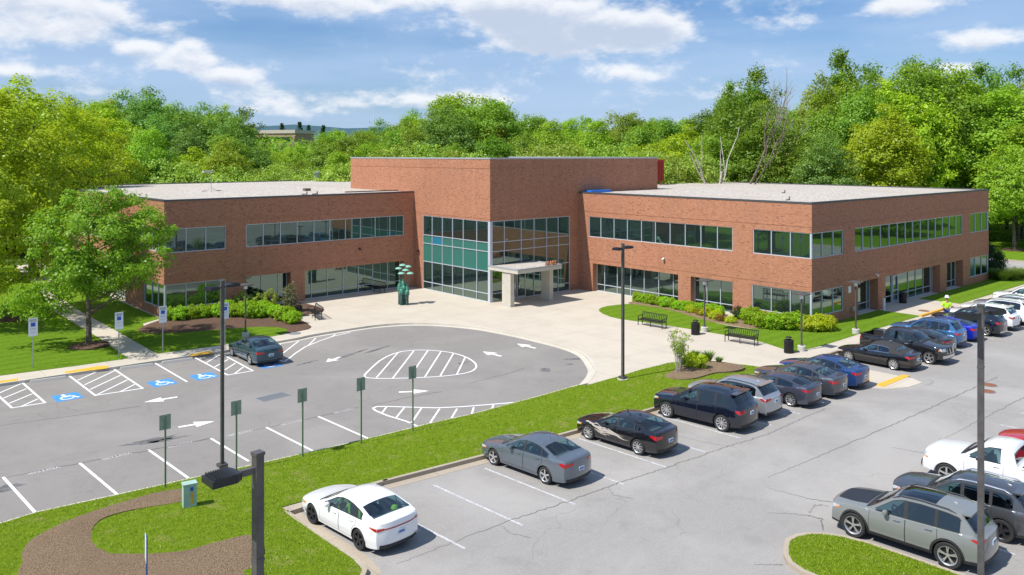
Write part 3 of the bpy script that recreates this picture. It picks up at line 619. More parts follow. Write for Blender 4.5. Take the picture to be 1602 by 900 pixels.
# ------------------------------------------------------------------ the office building
BLD = empty('office_building', (0, 0, 0), 0, 'long two storey red brick office building with a taller glazed entrance block', 'building')
H0, H1, H2, H3, HP, HC = .69, 2.545, 4.93, 6.78, 9.0, 12.17
def PT(pl, a, z, d):
    ax, v, sg = pl     # sg: +1 when depth grows with the axis
    return (v+sg*d, a, z) if ax == 'X' else (a, v+sg*d, z)
def pbox(mb, pl, a0, a1, z0, z1, d0, d1, mi=0):
    p, q = PT(pl, a0, z0, d0), PT(pl, a1, z1, d1)
    mb.box(min(p[0], q[0]), max(p[0], q[0]), min(p[1], q[1]), max(p[1], q[1]), z0, z1, mi)
def wall(name, pl, a0, a1, z0, z1, ops, mats=None, bands=()):
    """ops: (a0,a1,z0,z1,depth, jambs) openings cut in a brick face with returns"""
    A = sorted({a0, a1, *[o[0] for o in ops], *[o[1] for o in ops]}); Z = sorted({z0, z1, *[o[2] for o in ops], *[o[3] for o in ops]})
    mb = MB()
    for i in range(len(A)-1):
        for j in range(len(Z)-1):
            ca, cz = (A[i]+A[i+1])/2, (Z[j]+Z[j+1])/2
            if any(o[0] < ca < o[1] and o[2] < cz < o[3] for o in ops): continue
            mb.add([PT(pl, A[i], Z[j], 0), PT(pl, A[i+1], Z[j], 0), PT(pl, A[i+1], Z[j+1], 0), PT(pl, A[i], Z[j+1], 0)], [(0, 1, 2, 3)])
    for o in ops:
        b0, b1, c0, c1, d = o[:5]
        if b0 > a0+.01: mb.add([PT(pl, b0, c0, 0), PT(pl, b0, c0, d), PT(pl, b0, c1, d), PT(pl, b0, c1, 0)], [(0, 1, 2, 3)])
        if b1 < a1-.01: mb.add([PT(pl, b1, c0, 0), PT(pl, b1, c0, d), PT(pl, b1, c1, d), PT(pl, b1, c1, 0)], [(0, 1, 2, 3)])
        mb.add([PT(pl, b0, c1, 0), PT(pl, b1, c1, 0), PT(pl, b1, c1, d), PT(pl, b0, c1, d)], [(0, 1, 2, 3)])
        if c0 > z0+.01: mb.add([PT(pl, b0, c0, 0), PT(pl, b1, c0, 0), PT(pl, b1, c0, d), PT(pl, b0, c0, d)], [(0, 1, 2, 3)])
    for b in bands: pbox(mb, pl, b[0], b[1], b[2], b[3], -.022, .0)
    o = mb.build(name, M['brick'], BLD); boxuv(o); return o
rg = random.Random(5)
def glazing(pl, a0, a1, z0, z1, d, vs_=(), hs=(), bars=.055, special=None, ends=(True, True), label=None, fm='frame'):
    A = [a0]+sorted(vs_)+[a1]; Z = [z0]+sorted(hs)+[z1]
    mb = MB()
    for i in range(len(A)-1):
        for j in range(len(Z)-1):
            t = [rg.uniform(-.004, .004) for _ in range(3)]
            mi = special(i, j) if special else 0
            wA, wZ = A[i+1]-A[i], Z[j+1]-Z[j]
            mb.add([PT(pl, A[i], Z[j], d), PT(pl, A[i+1], Z[j], d+t[0]*wA), PT(pl, A[i+1], Z[j+1], d+t[0]*wA+t[1]*wZ), PT(pl, A[i], Z[j+1], d+t[1]*wZ)], [(0, 1, 2, 3)], mi)
    wn = mb.build('window', [M['glass'], M['spandrel'], M['blue_pane']], BLD)
    if label: wn['label'] = label
    fr = MB(); b = bars; d0, d1 = d-.06, d+.025
    pbox(fr, pl, a0, a1, z0, z0+b, d0, d1); pbox(fr, pl, a0, a1, z1-b, z1, d0, d1)
    for q in Z[1:-1]: pbox(fr, pl, a0+b, a1-b, q-b/2, q+b/2, d0+.006, d1)
    for i, q in enumerate(A):
        if i == 0:
            if ends[0]: pbox(fr, pl, q, q+b, z0+b, z1-b, d0, d1)
        elif i == len(A)-1:
            if ends[1]: pbox(fr, pl, q-b, q, z0+b, z1-b, d0, d1)
        else: pbox(fr, pl, q-b/2, q+b/2, z0+b, z1-b, d0+.003, d1+.002)
    fr.build('window_frame', M[fm], wn)
    return wn
def pad(l, k=0): return sorted(l)
# ---- right wing, face toward the plaza (W1): plane X=0, a = Y, near corner at Y=0
P1 = ('X', 0., 1)
u = sorted([21.85,6.59]); um = [20.39,18.82,17.28,15.70,14.19,12.65,11.11,9.57,8.01]
u2 = [4.80][0]; u2m = [3.27,1.71]
l1 = sorted([21.34,11.79]); l1m = [20.38,18.86,17.31,15.80,14.22,12.68]
l2 = sorted([10.54,6.59]); l2m = [8.05,9.33]
l4 = [4.87][0]
RD = .6
wall('brick_wall', P1, 0, 23.08, -.05, HP-.12, [(u[0], u[1], H2, H3, .12), (0, u2, H2, H3, .12), (l1[0], l1[1], -.05, H1, RD), (l2[0], l2[1], -.05, H1, RD), (0, l4, H0, H1, .12)], bands=[(0.0, 23.0, 7.22, 7.29), (0., 23.0, 2.9, 2.96)])
glazing(P1, u[0], u[1], H2, H3, .10, um); glazing(P1, .1, u2, H2, H3, .10, u2m, ends=(False, True))
glazing(P1, l1[0], l1[1], 0.0, H1, RD-.02, [q for q in l1m if l1[0]+.2 < q < l1[1]-.2], [.62]); glazing(P1, l2[0], l2[1], 0.0, H1, RD-.02, [q for q in l2m if l2[0]+.2 < q < l2[1]-.2], [.62])
glazing(P1, .1, l4, H0, H1, .10, u2m, ends=(False, True))
# ---- right wing, face toward the near lot (W2): plane Y=0, a = X
P2 = ('Y', 0., 1); XR = 34.51
a_ = [4.73][0]; am = [1.58,3.21]
b_ = [6.50,27.93]; bm_ = [7.94,9.46,10.99,12.53,14.08,15.60,17.05,18.62,20.24,21.77,23.31,24.84,26.41]
c_ = [29.69]; cm = [31.15,32.75]
r1 = [7.02,10.43]; r2 = [11.74,22.64]; r3 = [24.11,27.98]
wall('brick_wall', P2, 0, XR, -.05, HP-.12, [(0, a_, H2, H3, .12), (b_[0], b_[1], H2, H3, .12), (c_[0], XR, H2, H3, .12), (0, a_, H0, H1, .12), (r1[0], r1[1], -.05, H1, .75), (r2[0], r2[1], -.05, H1, .75), (r3[0], r3[1], -.05, H1, .75), (c_[0], XR, H0, H1, .12)], bands=[(.0, XR, 7.22, 7.29), (0., XR, 2.9, 2.96)])
glazing(P2, .1, a_, H2, H3, .10, am, ends=(False, True)); glazing(P2, .1, a_, H0, H1, .10, am, ends=(False, True))
glazing(P2, b_[0], b_[1], H2, H3, .10, bm_)
glazing(P2, c_[0], XR-.1, H2, H3, .10, cm, ends=(True, False)); glazing(P2, c_[0], XR-.1, H0, H1, .10, cm, ends=(True, False), special=lambda i, j: 1 if i == 0 else 0)
glazing(P2, r1[0], r1[1], 0, H1, .73, [9.96], [.62])
mmm = [14.44,15.58,17.60,19.13,20.71,22.29]; glazing(P2, r2[0], r2[1], 0, H1, .73, mmm, [.62])
glazing(P2, r3[0], r3[1], 0, H1, .73, [27.02,28.30], [.62])
# corner posts of the wrapped windows
for z0_, z1_ in ((H2, H3), (H0, H1)):
    for q in ((.035, .165), (XR-.16, XR-.03)): mb = MB(); mb.box(q[0], q[1], .035, .165, z0_, z1_); mb.build('corner_mullion', M['frame'], BLD)
# ---- entrance block
XC, YC, XE, YE = -10.73, 23.08, 11.5, 45.7
PC1 = ('X', XC, 1); PC2 = ('Y', YC, 1)
gy = [32.79][0]; gm = [31.36,29.81,28.31,26.77,24.90]
wall('brick_wall', PC1, YC, YE, -.05, HC-.12, [(YC, gy, -.05, 6.81, .1)], bands=[(YC, YE, 7.0, 7.07), (YC, YE, 11.25, 11.32)])
HS = [.70, 2.57, 4.24, 5.01]
glazing(PC1, YC+.14, gy, 0, 6.81, .08, gm, HS, special=lambda i, j: (2 if (j == 3 and i == 4) else (1 if j in (2, 3) else 0)), ends=(False, True), label='teal and dark curtain wall of the sunlit entrance face')
gx = [-1.17][0]; gm2 = [-9.11,-7.17,-5.65,-4.10,-2.65]
wall('brick_wall', PC2, XC, XE, -.05, HC-.12, [(XC, gx, -.05, 6.81, .1)], bands=[(XC, XE, 7.0, 7.07), (XC, XE, 11.25, 11.32)])
glazing(PC2, XC+.14, gx, 0, 6.81, .08, gm2, HS, ends=(False, True), label='dark curtain wall of the shaded entrance face')
mb = MB(); mb.box(XC+.0, XC+.28, YC+.0, YC+.28, 0, 6.84); mb.build('corner_mullion', M['frame'], BLD)
mb = MB(); mb.box(XE-.02, XE, YC+.02, YE, HP-.5, HC-.12); mb.box(XC+.02, XE-.02, YE-.02, YE, HP-.5, HC-.12); boxuv(mb.build('brick_wall', M['brick'], BLD))
# ---- left wing
YL, XL, YB = 34.2, -33.6, 71.2
P3 = ('Y', YL, 1); P4 = ('X', XL, 1)
a3 = [-28.83][0]; a3m = [-31.94,-30.41]
b3 = [-27.14,-11.86]; b3m = [-25.67,-24.15,-22.64,-21.07,-19.55,-18.00,-16.48,-14.95,-13.38]
g3 = [-27.14,-23.25]; g3m = [-25.56,-24.07]
c3 = [-21.94,-11.86]; c3m = [-20.99,-19.43,-17.90,-16.32,-14.81,-13.22]
wall('brick_wall', P3, XL, XC, -.05, HP-.12, [(XL, a3, H2, H3, .12), (b3[0], b3[1], H2, H3, .12), (XL, a3, H0, H1, .12), (g3[0], g3[1], -.05, H1, .75), (c3[0], c3[1], -.05, H1, .75)], bands=[(XL, XC-.03, 7.22, 7.29), (XL, XC-.03, 2.9, 2.96)])
glazing(P3, XL+.1, a3, H2, H3, .10, a3m, ends=(False, True)); glazing(P3, XL+.1, a3, H0, H1, .10, a3m, ends=(False, True))
glazing(P3, b3[0], b3[1], H2, H3, .10, b3m)
glazing(P3, g3[0], g3[1], 0, H1, .73, g3m, [.62]); glazing(P3, c3[0], c3[1], 0, H1, .73, c3m, [.62])
w4 = [60.89][0]; w5 = sorted([71.04,66.47]); w6 = [38.86][0]; w7 = sorted([71.04,67.01]); w8 = sorted([56.49,43.59])
n4 = [YL+1.4*k for k in range(1, int((w4-YL)/1.4))]
wall('brick_wall', P4, YL, YB, -.05, HP-.12, [(YL, w4, H2, H3, .12), (w5[0], w5[1], H2, H3, .12), (YL, w6, H0, H1, .12), (w7[0], w7[1], H0, H1, .12), (w8[0], w8[1], -.05, H1, .75)], bands=[(YL, YB, 7.22, 7.29), (YL, YB, 2.9, 2.96)])
glazing(P4, YL+.1, w4, H2, H3, .10, n4, ends=(False, True)); glazing(P4, w5[0], w5[1], H2, H3, .10, [w5[0]+(w5[1]-w5[0])*k/3 for k in (1, 2)])
glazing(P4, YL+.1, w6, H0, H1, .10, [YL+1.5, YL+2.9], ends=(False, True)); glazing(P4, w7[0], w7[1], H0, H1, .10, [w7[0]+1.5, w7[0]+3.]); glazing(P4, w8[0], w8[1], 0, H1, .73, [w8[0]+1.5*k for k in range(1, 8) if w8[0]+1.5*k < w8[1]-.5], [.62])
for z0_, z1_ in ((H2, H3), (H0, H1)): mb = MB(); mb.box(XL+.035, XL+.165, YL+.035, YL+.165, z0_, z1_); mb.build('corner_mullion', M['frame'], BLD)
# rear and side faces that only another viewpoint sees
mb = MB()
mb.box(XR-.3, XR, .3, 36.9, -.05, HP-.12); mb.box(0.4, XR-.31, 36.6, 36.9, -.05, HP-.12); mb.box(XL+.3, 9.9, YB-.3, YB, -.05, HP-.12); mb.box(9.9, 10.2, 37, YB, -.05, HP-.12)
boxuv(mb.build('brick_wall', M['brick'], BLD))
# roofs with dark metal coping
def roof(x0, x1, y0, y1, z):
    mb = MB(); mb.box(x0+.25, x1-.25, y0+.25, y1-.25, z-.5, z-.10); mb.build('roof', M['gravel'], BLD)
def coping(name, segs, z, m):
    mb = MB()
    for (x0, x1, y0, y1) in segs: mb.box(x0, x1, y0, y1, z-.13, z)
    return mb.build(name, m, BLD)
roof(.0, XR, 0, 36.9, HP); roof(XL, XC+.3, YL, YB, HP); roof(XC, 10.2, YE, YB, HP+.002)
coping('coping', [(-.03, .27, .27, YC-.01), (-.03, XR+.03, -.03, .27), (XR-.27, XR+.03, .27, 36.93), (XE+.05, XR-.27, 36.63, 36.93)], HP, M['coping'])
coping('coping', [(XL-.03, XC-.01, YL-.03, YL+.27), (XL-.03, XL+.27, YL+.27, YB+.03), (XL+.27, 10.2, YB-.27, YB+.03)], HP, M['coping'])
coping('coping', [(XC-.03, XC+.27, YC+.27, YE+.03), (XC-.03, XE+.03, YC-.03, YC+.27), (XE-.27, XE+.03, YC+.27, YE+.03)], HC, M['coping_light'])
mb = MB(); mb.box(XC+.2, XE-.2, YC+.2, YE-.2, HC-.6, HC-.3); mb.build('roof', M['gravel'], BLD)
# canopy over the doors
cn = MB(); cx0, cx1, cy0, cy1 = -10.95, -5.95, 19.35, YC-.01
cn.box(cx0, cx1, cy0, cy1, 2.80, 3.06); cn.box(cx0-.02, cx1+.02, cy0-.02, cy0+.16, 3.06, 3.18, 1); cn.box(cx0-.02, cx0+.14, cy0+.16, cy1, 3.06, 3.178, 1); cn.box(cx1-.14, cx1+.02, cy0+.16, cy1, 3.06, 3.178, 1)
CAN = cn.build('canopy', [M['panel'], M['coping_light']], BLD)
mb = MB(); mb.box(cx0+.15, cx1-.15, cy0+.17, cy1-.03, 3.0, 3.10); mb.build('canopy_roof', M['gravel'], CAN)
for cx in (-10.85, -6.42):
    mb = MB(); mb.box(cx, cx+.42, 20.35, 21.4, .14, 2.80); mb.box(cx-.02, cx+.44, 20.33, 21.42, 0, .14, 1)
    for k in range(1, 6): mb.box(cx-.006, cx+.426, 20.35+k*.175-.004, 20.35+k*.175+.004, .14, 2.79)
    mb.build('column', [M['panel'], M['conc_plain']], CAN)
nm = text_mesh('address_numerals', '10105', .55, M['copper'], .05, CAN, (-7.1, 19.5, 3.16), (R(90), 0, 0), 1.05, .012)
# entrance doors
for dx, lb in ((-8.85, 'entrance door with a red and white notice'), (-7.75, None)):
    mb = MB(); mb.box(dx, dx+1.02, YC-.05, YC-.01, .02, 2.3); d = mb.build('door', M['glass'], BLD)
    if lb: d['label'] = lb
    mb = MB()
    for q in ((dx, dx+.09, .0, 2.36), (dx+.93, dx+1.02, .0, 2.36), (dx+.09, dx+.93, .0, .2), (dx+.09, dx+.93, 2.22, 2.36), (dx+.09, dx+.93, 1., 1.08)): mb.box(q[0], q[1], YC-.08, YC-.02, q[2], q[3])
    mb.build('door_frame', M['frame'], d)
    mb = MB(); hx = dx+.82 if lb else dx+.18; mb.tube([(hx, YC-.14, .85), (hx, YC-.14, 1.35)], .018); mb.bar((hx, YC-.14, .9), (hx, YC-.06, .9), .02, .02); mb.bar((hx, YC-.14, 1.3), (hx, YC-.06, 1.3), .02, .02); mb.build('handle', M['chrome'], d)
    if lb:
        mb = MB(); mb.box(dx+.25, dx+.62, YC-.095, YC-.085, 1.5, 1.75); mb.build('notice', M['red'], d); mb = MB(); mb.box(dx+.25, dx+.62, YC-.095, YC-.085, 1.12, 1.49); mb.build('notice', M['signwhite'], d)
mb = MB(); dx = mmm[0]+.05; 
for q in ((dx, dx+.09, 0, 2.3), (dx+.95, dx+1.04, 0, 2.3), (dx+.09, dx+.95, 0, .2), (dx+.09, dx+.95, 2.2, 2.3), (dx+.09, dx+.95, 1., 1.08)): mb.box(q[0], q[1], .62, .70, q[2], q[3])
mb.build('side_door', M['frame'], BLD)
# roof-top and wall fittings
mb = MB(); mb.box(15.5, 21.9, 30.4, 30.5, 9.35, 11.85)
for k in range(22): mb.box(15.6+k*.29, 15.72+k*.29, 30.34, 30.4, 9.35, 11.85)
mb.box(21.84, 21.9, 30.5, 35, 9.35, 11.85); mb.box(21.3, 21.4, 30.4, 30.5, 8.85, 9.35); mb.box(15.6, 15.7, 30.4, 30.5, 8.85, 9.35); sc_r = mb.build('roof_screen', M['red'], BLD); sc_r['label'] = 'red corrugated rooftop screen behind the entrance block'
mb = MB(); mb.box(.6, 3.4, 23.0-.9, 23.0, 8.9, 9.12); mb.build('tarp', M['tarp'], BLD)
mb = MB(); mb.tube([(-24.2, 48.9, 8.9), (-24.2, 48.9, 10.7)], .035); mb.box(-25.0, -24.1, 48.75, 49.05, 10.7, 10.88)
for a in (0, 2.1, 4.2): mb.bar((-24.2, 48.9, 9.3), (-24.2+.5*math.cos(a), 48.9+.5*math.sin(a), 8.9), .03, .03)
mb.box(-25.2, -24.7, 48.7, 49.0, 8.88, 8.98); mb.box(-23.7, -23.3, 48.8, 49.1, 8.88, 8.98); mb.build('weather_mast', M['conc_plain'], BLD)
mb = MB(); mb.lathe([(.32, 0), (.32, .9), (.42, .9), (.42, 1.15), (.2, 1.25)], (-1.4, 70.3, 8.9), 14); mb.build('roof_vent', M['galv'], BLD)
for (x, y) in ((-20.5, 36.6), (-19.6, 36.4), (3.2, 3.6), (13.5, 10.)):
    mb = MB(); mb.tube([(x, y, 8.88), (x, y, 9.18)], .05); mb.tube([(x, y, 8.96), (x-.5, y, 8.93)], .04); mb.build('roof_pipe', M['bark'], BLD)
for (pl, a, z, m) in ((P3, [-16.64][0], 4.05, 'black'), (P1, [13.23][0], 3.75, 'white'), (PC1, [33.36][0], 3.5, 'black'), (P2, [10.01][0], 2.9, 'white')):
    mb = MB(); pbox(mb, pl, a-.07, a+.07, z-.05, z+.05, -.12, 0); c = PT(pl, a, z-.04, -.18); mb.lathe([(0, -.1), (.07, -.09), (.1, -.02), (.1, .03), (0, .03)], c, 12); mb.build('security_camera', M[m], BLD)
mb = MB(); pbox(mb, P2, [5.65][0]-.2, [5.65][0]+.2, 1.9, 2.4, -.02, 0); mb.build('wall_notice', M['signwhite'], BLD)
mb = MB(); pbox(mb, P2, [6.06][0]-.2, [6.06][0]+.1, .5, .8, -.2, 0); mb.build('outlet_box', M['galv'], BLD)
# conduit skids on the left roof beside the block
mb = MB(); mb.box(XC-6.5, XC-.8, 35.6, 35.75, 9.0, 9.1); mb.box(XC-6.6, XC-6.0, 43, 43.5, 8.9, 9.15); mb.build('roof_skid', M['bark'], BLD)

# ------------------------------------------------------------------ vegetation
def quads_mesh(name, V, m):
    n = len(V)//4; me = bpy.data.meshes.new(name)
    me.vertices.add(n*4); me.vertices.foreach_set('co', V.astype(np.float32).ravel())
    me.loops.add(n*4); me.loops.foreach_set('vertex_index', np.arange(n*4, dtype=np.int32))
    me.polygons.add(n); me.polygons.foreach_set('loop_start', np.arange(0, n*4, 4, dtype=np.int32))
    me.materials.append(m); me.update(calc_edges=True); me.validate()
    return me
def unit(a): return a/(np.linalg.norm(a, axis=1, keepdims=True)+1e-9)
def leaf_quads(cen, rad, per, size, rs_, flat=.65, up=.7, ctr=None):
    n = len(cen)*per; c = np.repeat(cen, per, 0); r = np.repeat(rad, per)
    d = unit(rs_.normal(size=(n, 3))); rho = rs_.uniform(.15, 1., n)**.6
    p = c+d*(rho*r)[:, None]*np.array([1, 1, flat])
    out = d*.8 if ctr is None else d*.5+unit(p-ctr)*.6
    nrm = unit(rs_.normal(size=(n, 3))*.55+out+np.array([0, 0, up]))
    t = unit(np.cross(nrm, rs_.normal(size=(n, 3)))); b = np.cross(nrm, t)
    s = size*rs_.uniform(.55, 1.25, n)[:, None]
    V = np.stack([p-t*s*.5, p-b*s*.34+nrm*s*.05, p+t*s*.5, p+b*s*.34-nrm*s*.05], 1).reshape(-1, 3)
    return V
def crown_pts(R_, zc, n, rs_, lob=.25, shell=2.4, zmin=None, asym=0):
    K = rs_.normal(size=(6, 3))*1.9; ph = rs_.uniform(0, 6.28, 6)
    d = unit(rs_.normal(size=(n, 3))); nz = np.sin(d@K.T+ph).mean(1)*1.6
    rho = rs_.uniform(.05, 1, n)**(1/shell)*(1+lob*nz)
    p = d*rho[:, None]*np.array(R_); p[:, 2] += zc
    taper = np.clip(1.-.35*np.clip((p[:, 2]-zc)/R_[2], 0, 1)**2, 0, 1); p[:, 0] *= taper; p[:, 1] *= taper
    if zmin is not None: p = p[p[:, 2] > zmin]
    return p
def trunk_mesh(name, m, h, r0, targets, rs_, lean=.03, nsub=3, thin=.03):
    mb = MB(); pts = [(0, 0, -.3)]; x = y = 0
    K = 7
    for k in range(1, K+1):
        x += rs_.uniform(-lean, lean)*h/K*2; y += rs_.uniform(-lean, lean)*h/K*2; pts.append((x, y, h*k/K))
    mb.tube(pts, [r0*1.25]+[r0*(1-.8*k/K) for k in range(1, K+1)], 8)
    for t in targets:
        t = np.array(t); zb = max(.18*h, min(h*.92, t[2]-.55*math.hypot(t[0], t[1])-.3))
        k = min(K-1, int(zb/h*K)); f = zb/h*K-k; a = np.array(pts[k+0])*(1-f)+np.array(pts[min(k+1, K)])*f if k > 0 else np.array(pts[1])
        a[2] = max(zb, .1*h); mid = a*.5+t*.5+np.array([0, 0, -.06*np.linalg.norm(t-a)])+rs_.normal(size=3)*.12
        rr = max(thin, r0*.36*(1-.6*zb/h)); mb.tube([a, mid, t], [rr, rr*.6, rr*.2], 5)
        for _ in range(nsub):
            e = mid*.4+t*.6+rs_.normal(size=3)*.5; e2 = e+(e-a)*.25+rs_.normal(size=3)*.4; mb.tube([mid*.6+t*.4, e, e2], [rr*.4, rr*.28, rr*.1], 4, cap=False)
    me_o = mb.build(name, m, None, 60); return me_o
PROTO = {}
HIDE = []
def make_tree(key, leaf, h, R_, zc, ncl, per, lsize, crad, seed, coff=None, extra=None, lob=.28, shell=2.6, zmin=None, bark='bark', r0=None, label='', ntarget=14, flat=.65, loc=(0, 0, 0), group=None, name='deciduous_tree', cat='tree'):
    rs_ = np.random.RandomState(seed)
    P_ = crown_pts(R_, zc, ncl, rs_, lob, shell, zmin); rad = rs_.uniform(.65, 1.25, len(P_))*crad
    if coff: P_ = P_+np.array(coff)
    if extra is not None: P_ = np.concatenate([P_, rs_.normal(size=(extra[3], 3))*np.array(extra[4])+np.array(extra[:3])]); rad = rs_.uniform(.65, 1.25, len(P_))*crad
    root = empty(name, loc, 0, label, cat, group)
    me = quads_mesh('crown', leaf_quads(P_, rad, per, lsize, rs_, flat, .7, np.array([0, 0, zc])), LEAF[leaf])
    c = bpy.data.objects.new('crown', me); col.objects.link(c); c.parent = root
    tg = P_[rs_.permutation(len(P_))[:ntarget]]
    t = trunk_mesh('trunk', M[bark], zc+R_[2]*.6, r0 or h*.013, tg, rs_); t.parent = root
    return root
# prototypes are the first trees of the forest; every other one is a copy with its own place and size
SP = [
 ('mid', 'mid', 15, (4.6, 4.6, 6.6), 8.4, 336, 80, .27, 1.05, 11, .34, 'full mid green'),
 ('yellow', 'yellow', 15, (4.8, 4.8, 6.2), 8.6, 324, 80, .27, 1.0, 12, .38, 'yellow green'),
 ('bright', 'bright', 15, (4.9, 4.9, 6.6), 8.3, 347, 80, .27, 1.05, 13, .34, 'bright green'),
 ('cool', 'cool', 15, (4.5, 4.5, 6.8), 8.3, 336, 77, .27, 1.0, 14, .36, 'cool green'),
 ('olive', 'olive', 15, (4.4, 4.4, 6.4), 8.5, 280, 73, .27, .95, 15, .42, 'loose olive green'),
 ('dark', 'dark', 15, (4.3, 4.3, 6.6), 8.2, 324, 80, .27, 1.05, 16, .34, 'deep green'),
 ('pale', 'pale', 8, (4.3, 4.3, 4.0), 3.9, 330, 52, .24, .80, 17, .20, 'pale green feathery low'),
 ('airy', 'dark', 15, (3.9, 3.9, 7.2), 8.0, 134, 80, .27, .95, 18, .55, 'tall gappy green'),
]
KIND = {}
for key, leaf, h, R_, zc, ncl, per, ls, cr, sd_, lob, lab in SP: KIND[key] = (leaf, h, R_, zc, ncl, per, ls, cr, sd_, lob, lab)
first = {}
SEEN = {}
def region(px): return 'left of the building' if px < 80 else 'behind the left wing end' if px < 250 else 'above the left roof' if px < 400 else 'right of the distant building' if px < 560 else 'above the entrance block, left half' if px < 780 else 'above the entrance block, right half' if px < 1030 else 'right of the red rooftop screen' if px < 1180 else 'above the middle of the right roof' if px < 1300 else 'above the right roof corner' if px < 1450 else 'at the far right of the woods' if px < 1560 else 'at the right edge of the photo'
def forest_tree(key, x, y, H_, wid=1., lab=None, grp='trees of the woods behind the office building'):
    leaf, h, R_, zc, ncl, per, ls, cr, sd_, lob, l0 = KIND[key]
    dx, dy = x+55.466, y+30.237; fw = dx*math.sin(TH)+dy*math.cos(TH); px = 801+F_*(dx*math.cos(TH)-dy*math.sin(TH))/max(fw, 1)
    if lab is None:
        dep = 'in front' if fw < 125 else 'mid depth' if fw < 160 else 'far back'
        lab = '%s tree %s, %s' % (l0, dep, region(px))
        n = SEEN.get(lab, 0); SEEN[lab] = n+1
    elif 'feathery' in lab: lab = 'pale feathery low tree at the rear roof edge, '+region(px)
    label = lab
    s = H_/h; sw = s*wid; rz = rf.uniform(0, 6.28)
    if key not in first:
        r = make_tree(key, leaf, h, R_, zc, ncl, per, ls, cr, sd_, None, None, lob, label=label, group=grp, ntarget=18 if key == 'airy' else 12); first[key] = r
    else: r = dup(first[key], (0, 0, 0), 0, 1., label)
    r.location = (x, y, -.3); r.rotation_euler = (0, 0, rz); r.scale = (sw, sw, s); r['group'] = grp
    return r
rf = random.Random(21)
TH = R(41.5156); F_ = 1296.46
def at(px, d, z=-.3):   # a bearing and a distance from the camera turned into a place on the ground
    rt = d*(px-801)/F_
    return (-55.466+d*math.sin(TH)+rt*math.cos(TH), -30.237+d*math.cos(TH)-rt*math.sin(TH))
SKYL = [(-120, 120), (100, 146), (150, 150), (200, 145), (250, 150), (300, 160), (345, 158), (375, 176), (400, 200), (470, 196), (500, 192), (560, 190), (600, 180), (640, 172), (700, 143), (760, 142), (800, 158), (850, 170), (900, 170), (950, 175), (1000, 167), (1050, 178), (1090, 170), (1120, 160), (1160, 118), (1190, 118), (1215, 165), (1260, 155), (1290, 120), (1320, 88), (1360, 100), (1400, 112), (1440, 92), (1480, 96), (1520, 115), (1560, 102), (1600, 115), (1720, 110)]
def skyl(x):
    for (a, b), (c, d) in zip(SKYL[:-1], SKYL[1:]):
        if a <= x <= c: return b+(d-b)*(x-a)/(c-a)
    return 120
def hgt(y, d): return 12.46+.3+(241.5-y)*d/F_
def pickk(x, front):
    if x < 200: ks = ['yellow', 'yellow', 'bright', 'olive']
    elif x < 420: ks = ['cool', 'bright', 'olive', 'mid', 'yellow', 'cool']
    elif x < 760: ks = ['bright', 'mid', 'cool', 'mid', 'bright']
    elif x < 1100: ks = ['bright', 'olive', 'mid', 'yellow', 'bright', 'dark']
    elif x < 1260: ks = ['bright', 'mid', 'dark', 'olive']
    else: ks = ['mid', 'yellow', 'cool', 'mid', 'olive', 'bright', 'cool']
    return rf.choice(ks)
def dbase(x):   # first row: just clear of the rear walls
    if x < 90: return 104
    if x < 560: return 116
    if x < 1060: return 118
    if x < 1230: return 112
    if x < 1480: return 106
    return 124
for row, (dd, step, off, spread) in enumerate([(0, 60, 58, 22), (13, 58, 34, 16), (28, 58, 12, 10), (48, 58, 6, 8), (72, 62, 8, 8), (105, 66, 10, 6)]):
    x = -130+row*23
    while x < 1740:
        xx = x+rf.uniform(-14, 14); d = dbase(xx)+dd+rf.uniform(-4, 4)
        of = off*(1.0 if xx > 1240 else (.75 if xx < 180 else 1.))
        y = skyl(xx)+of+rf.uniform(-.5, 1)*spread
        if 385 < xx < 480 and row >= 2: y = max(y, 222+rf.uniform(0, 12))
        H_ = max(6.5, min(hgt(y, d), 30)); X_, Y_ = at(xx, d)
        ok = not (X_ > 42 and X_ < 55) and not (X_ < 40 and Y_ < 78 and X_ > -40 and not (X_ > 14 and Y_ > 42))
        if ok: forest_tree(pickk(xx, row == 0), X_, Y_, H_, rf.uniform(.85, 1.12)*max(1., 13/H_)**.5*(min(1., 18/H_) if xx > 1100 else 1))
        x += step
# low feathery edge growth behind the roofs
for px, y, d in ((590, 232, 112), (630, 226, 111), (668, 222, 113), (705, 232, 112), (745, 236, 112), (555, 252, 110), (830, 226, 108), (870, 222, 108), (915, 230, 106), (960, 224, 104), (1000, 232, 103), (1040, 240, 104), (1085, 238, 104), (520, 262, 110), (470, 262, 112), (420, 256, 112), (360, 258, 112), (300, 250, 112), (250, 248, 112)):
    X_, Y_ = at(px, d); forest_tree('pale', X_, Y_, hgt(y, d), rf.uniform(.7, .9), 'pale feathery low tree right behind the rear roof edge', 'low trees behind the roof edge')
for px, y, d, k, wd in ((1172, 106, 118, 'airy', .85), (1150, 128, 122, 'airy', .6), (1325, 78, 124, 'airy', .75), (1290, 120, 130, 'olive', .6), (1355, 100, 126, 'airy', .7), (1545, 98, 132, 'airy', .85), (1575, 104, 138, 'airy', .8), (1440, 92, 120, 'mid', .9), (1400, 120, 116, 'yellow', .9), (1385, 160, 108, 'yellow', 1.0), (1485, 100, 122, 'bright', .9), (1290, 215, 100, 'cool', 1.0), (1590, 130, 118, 'bright', 1.2), (1610, 190, 112, 'bright', 1.1), (715, 140, 150, 'bright', 1.2), (760, 150, 140, 'mid', 1.15), (345, 160, 170, 'yellow', .9), (378, 168, 150, 'airy', .8), (190, 150, 165, 'cool', 1), (240, 146, 175, 'cool', 1)):
    X_, Y_ = at(px, d); forest_tree(k, X_, Y_, hgt(y, d), wd)
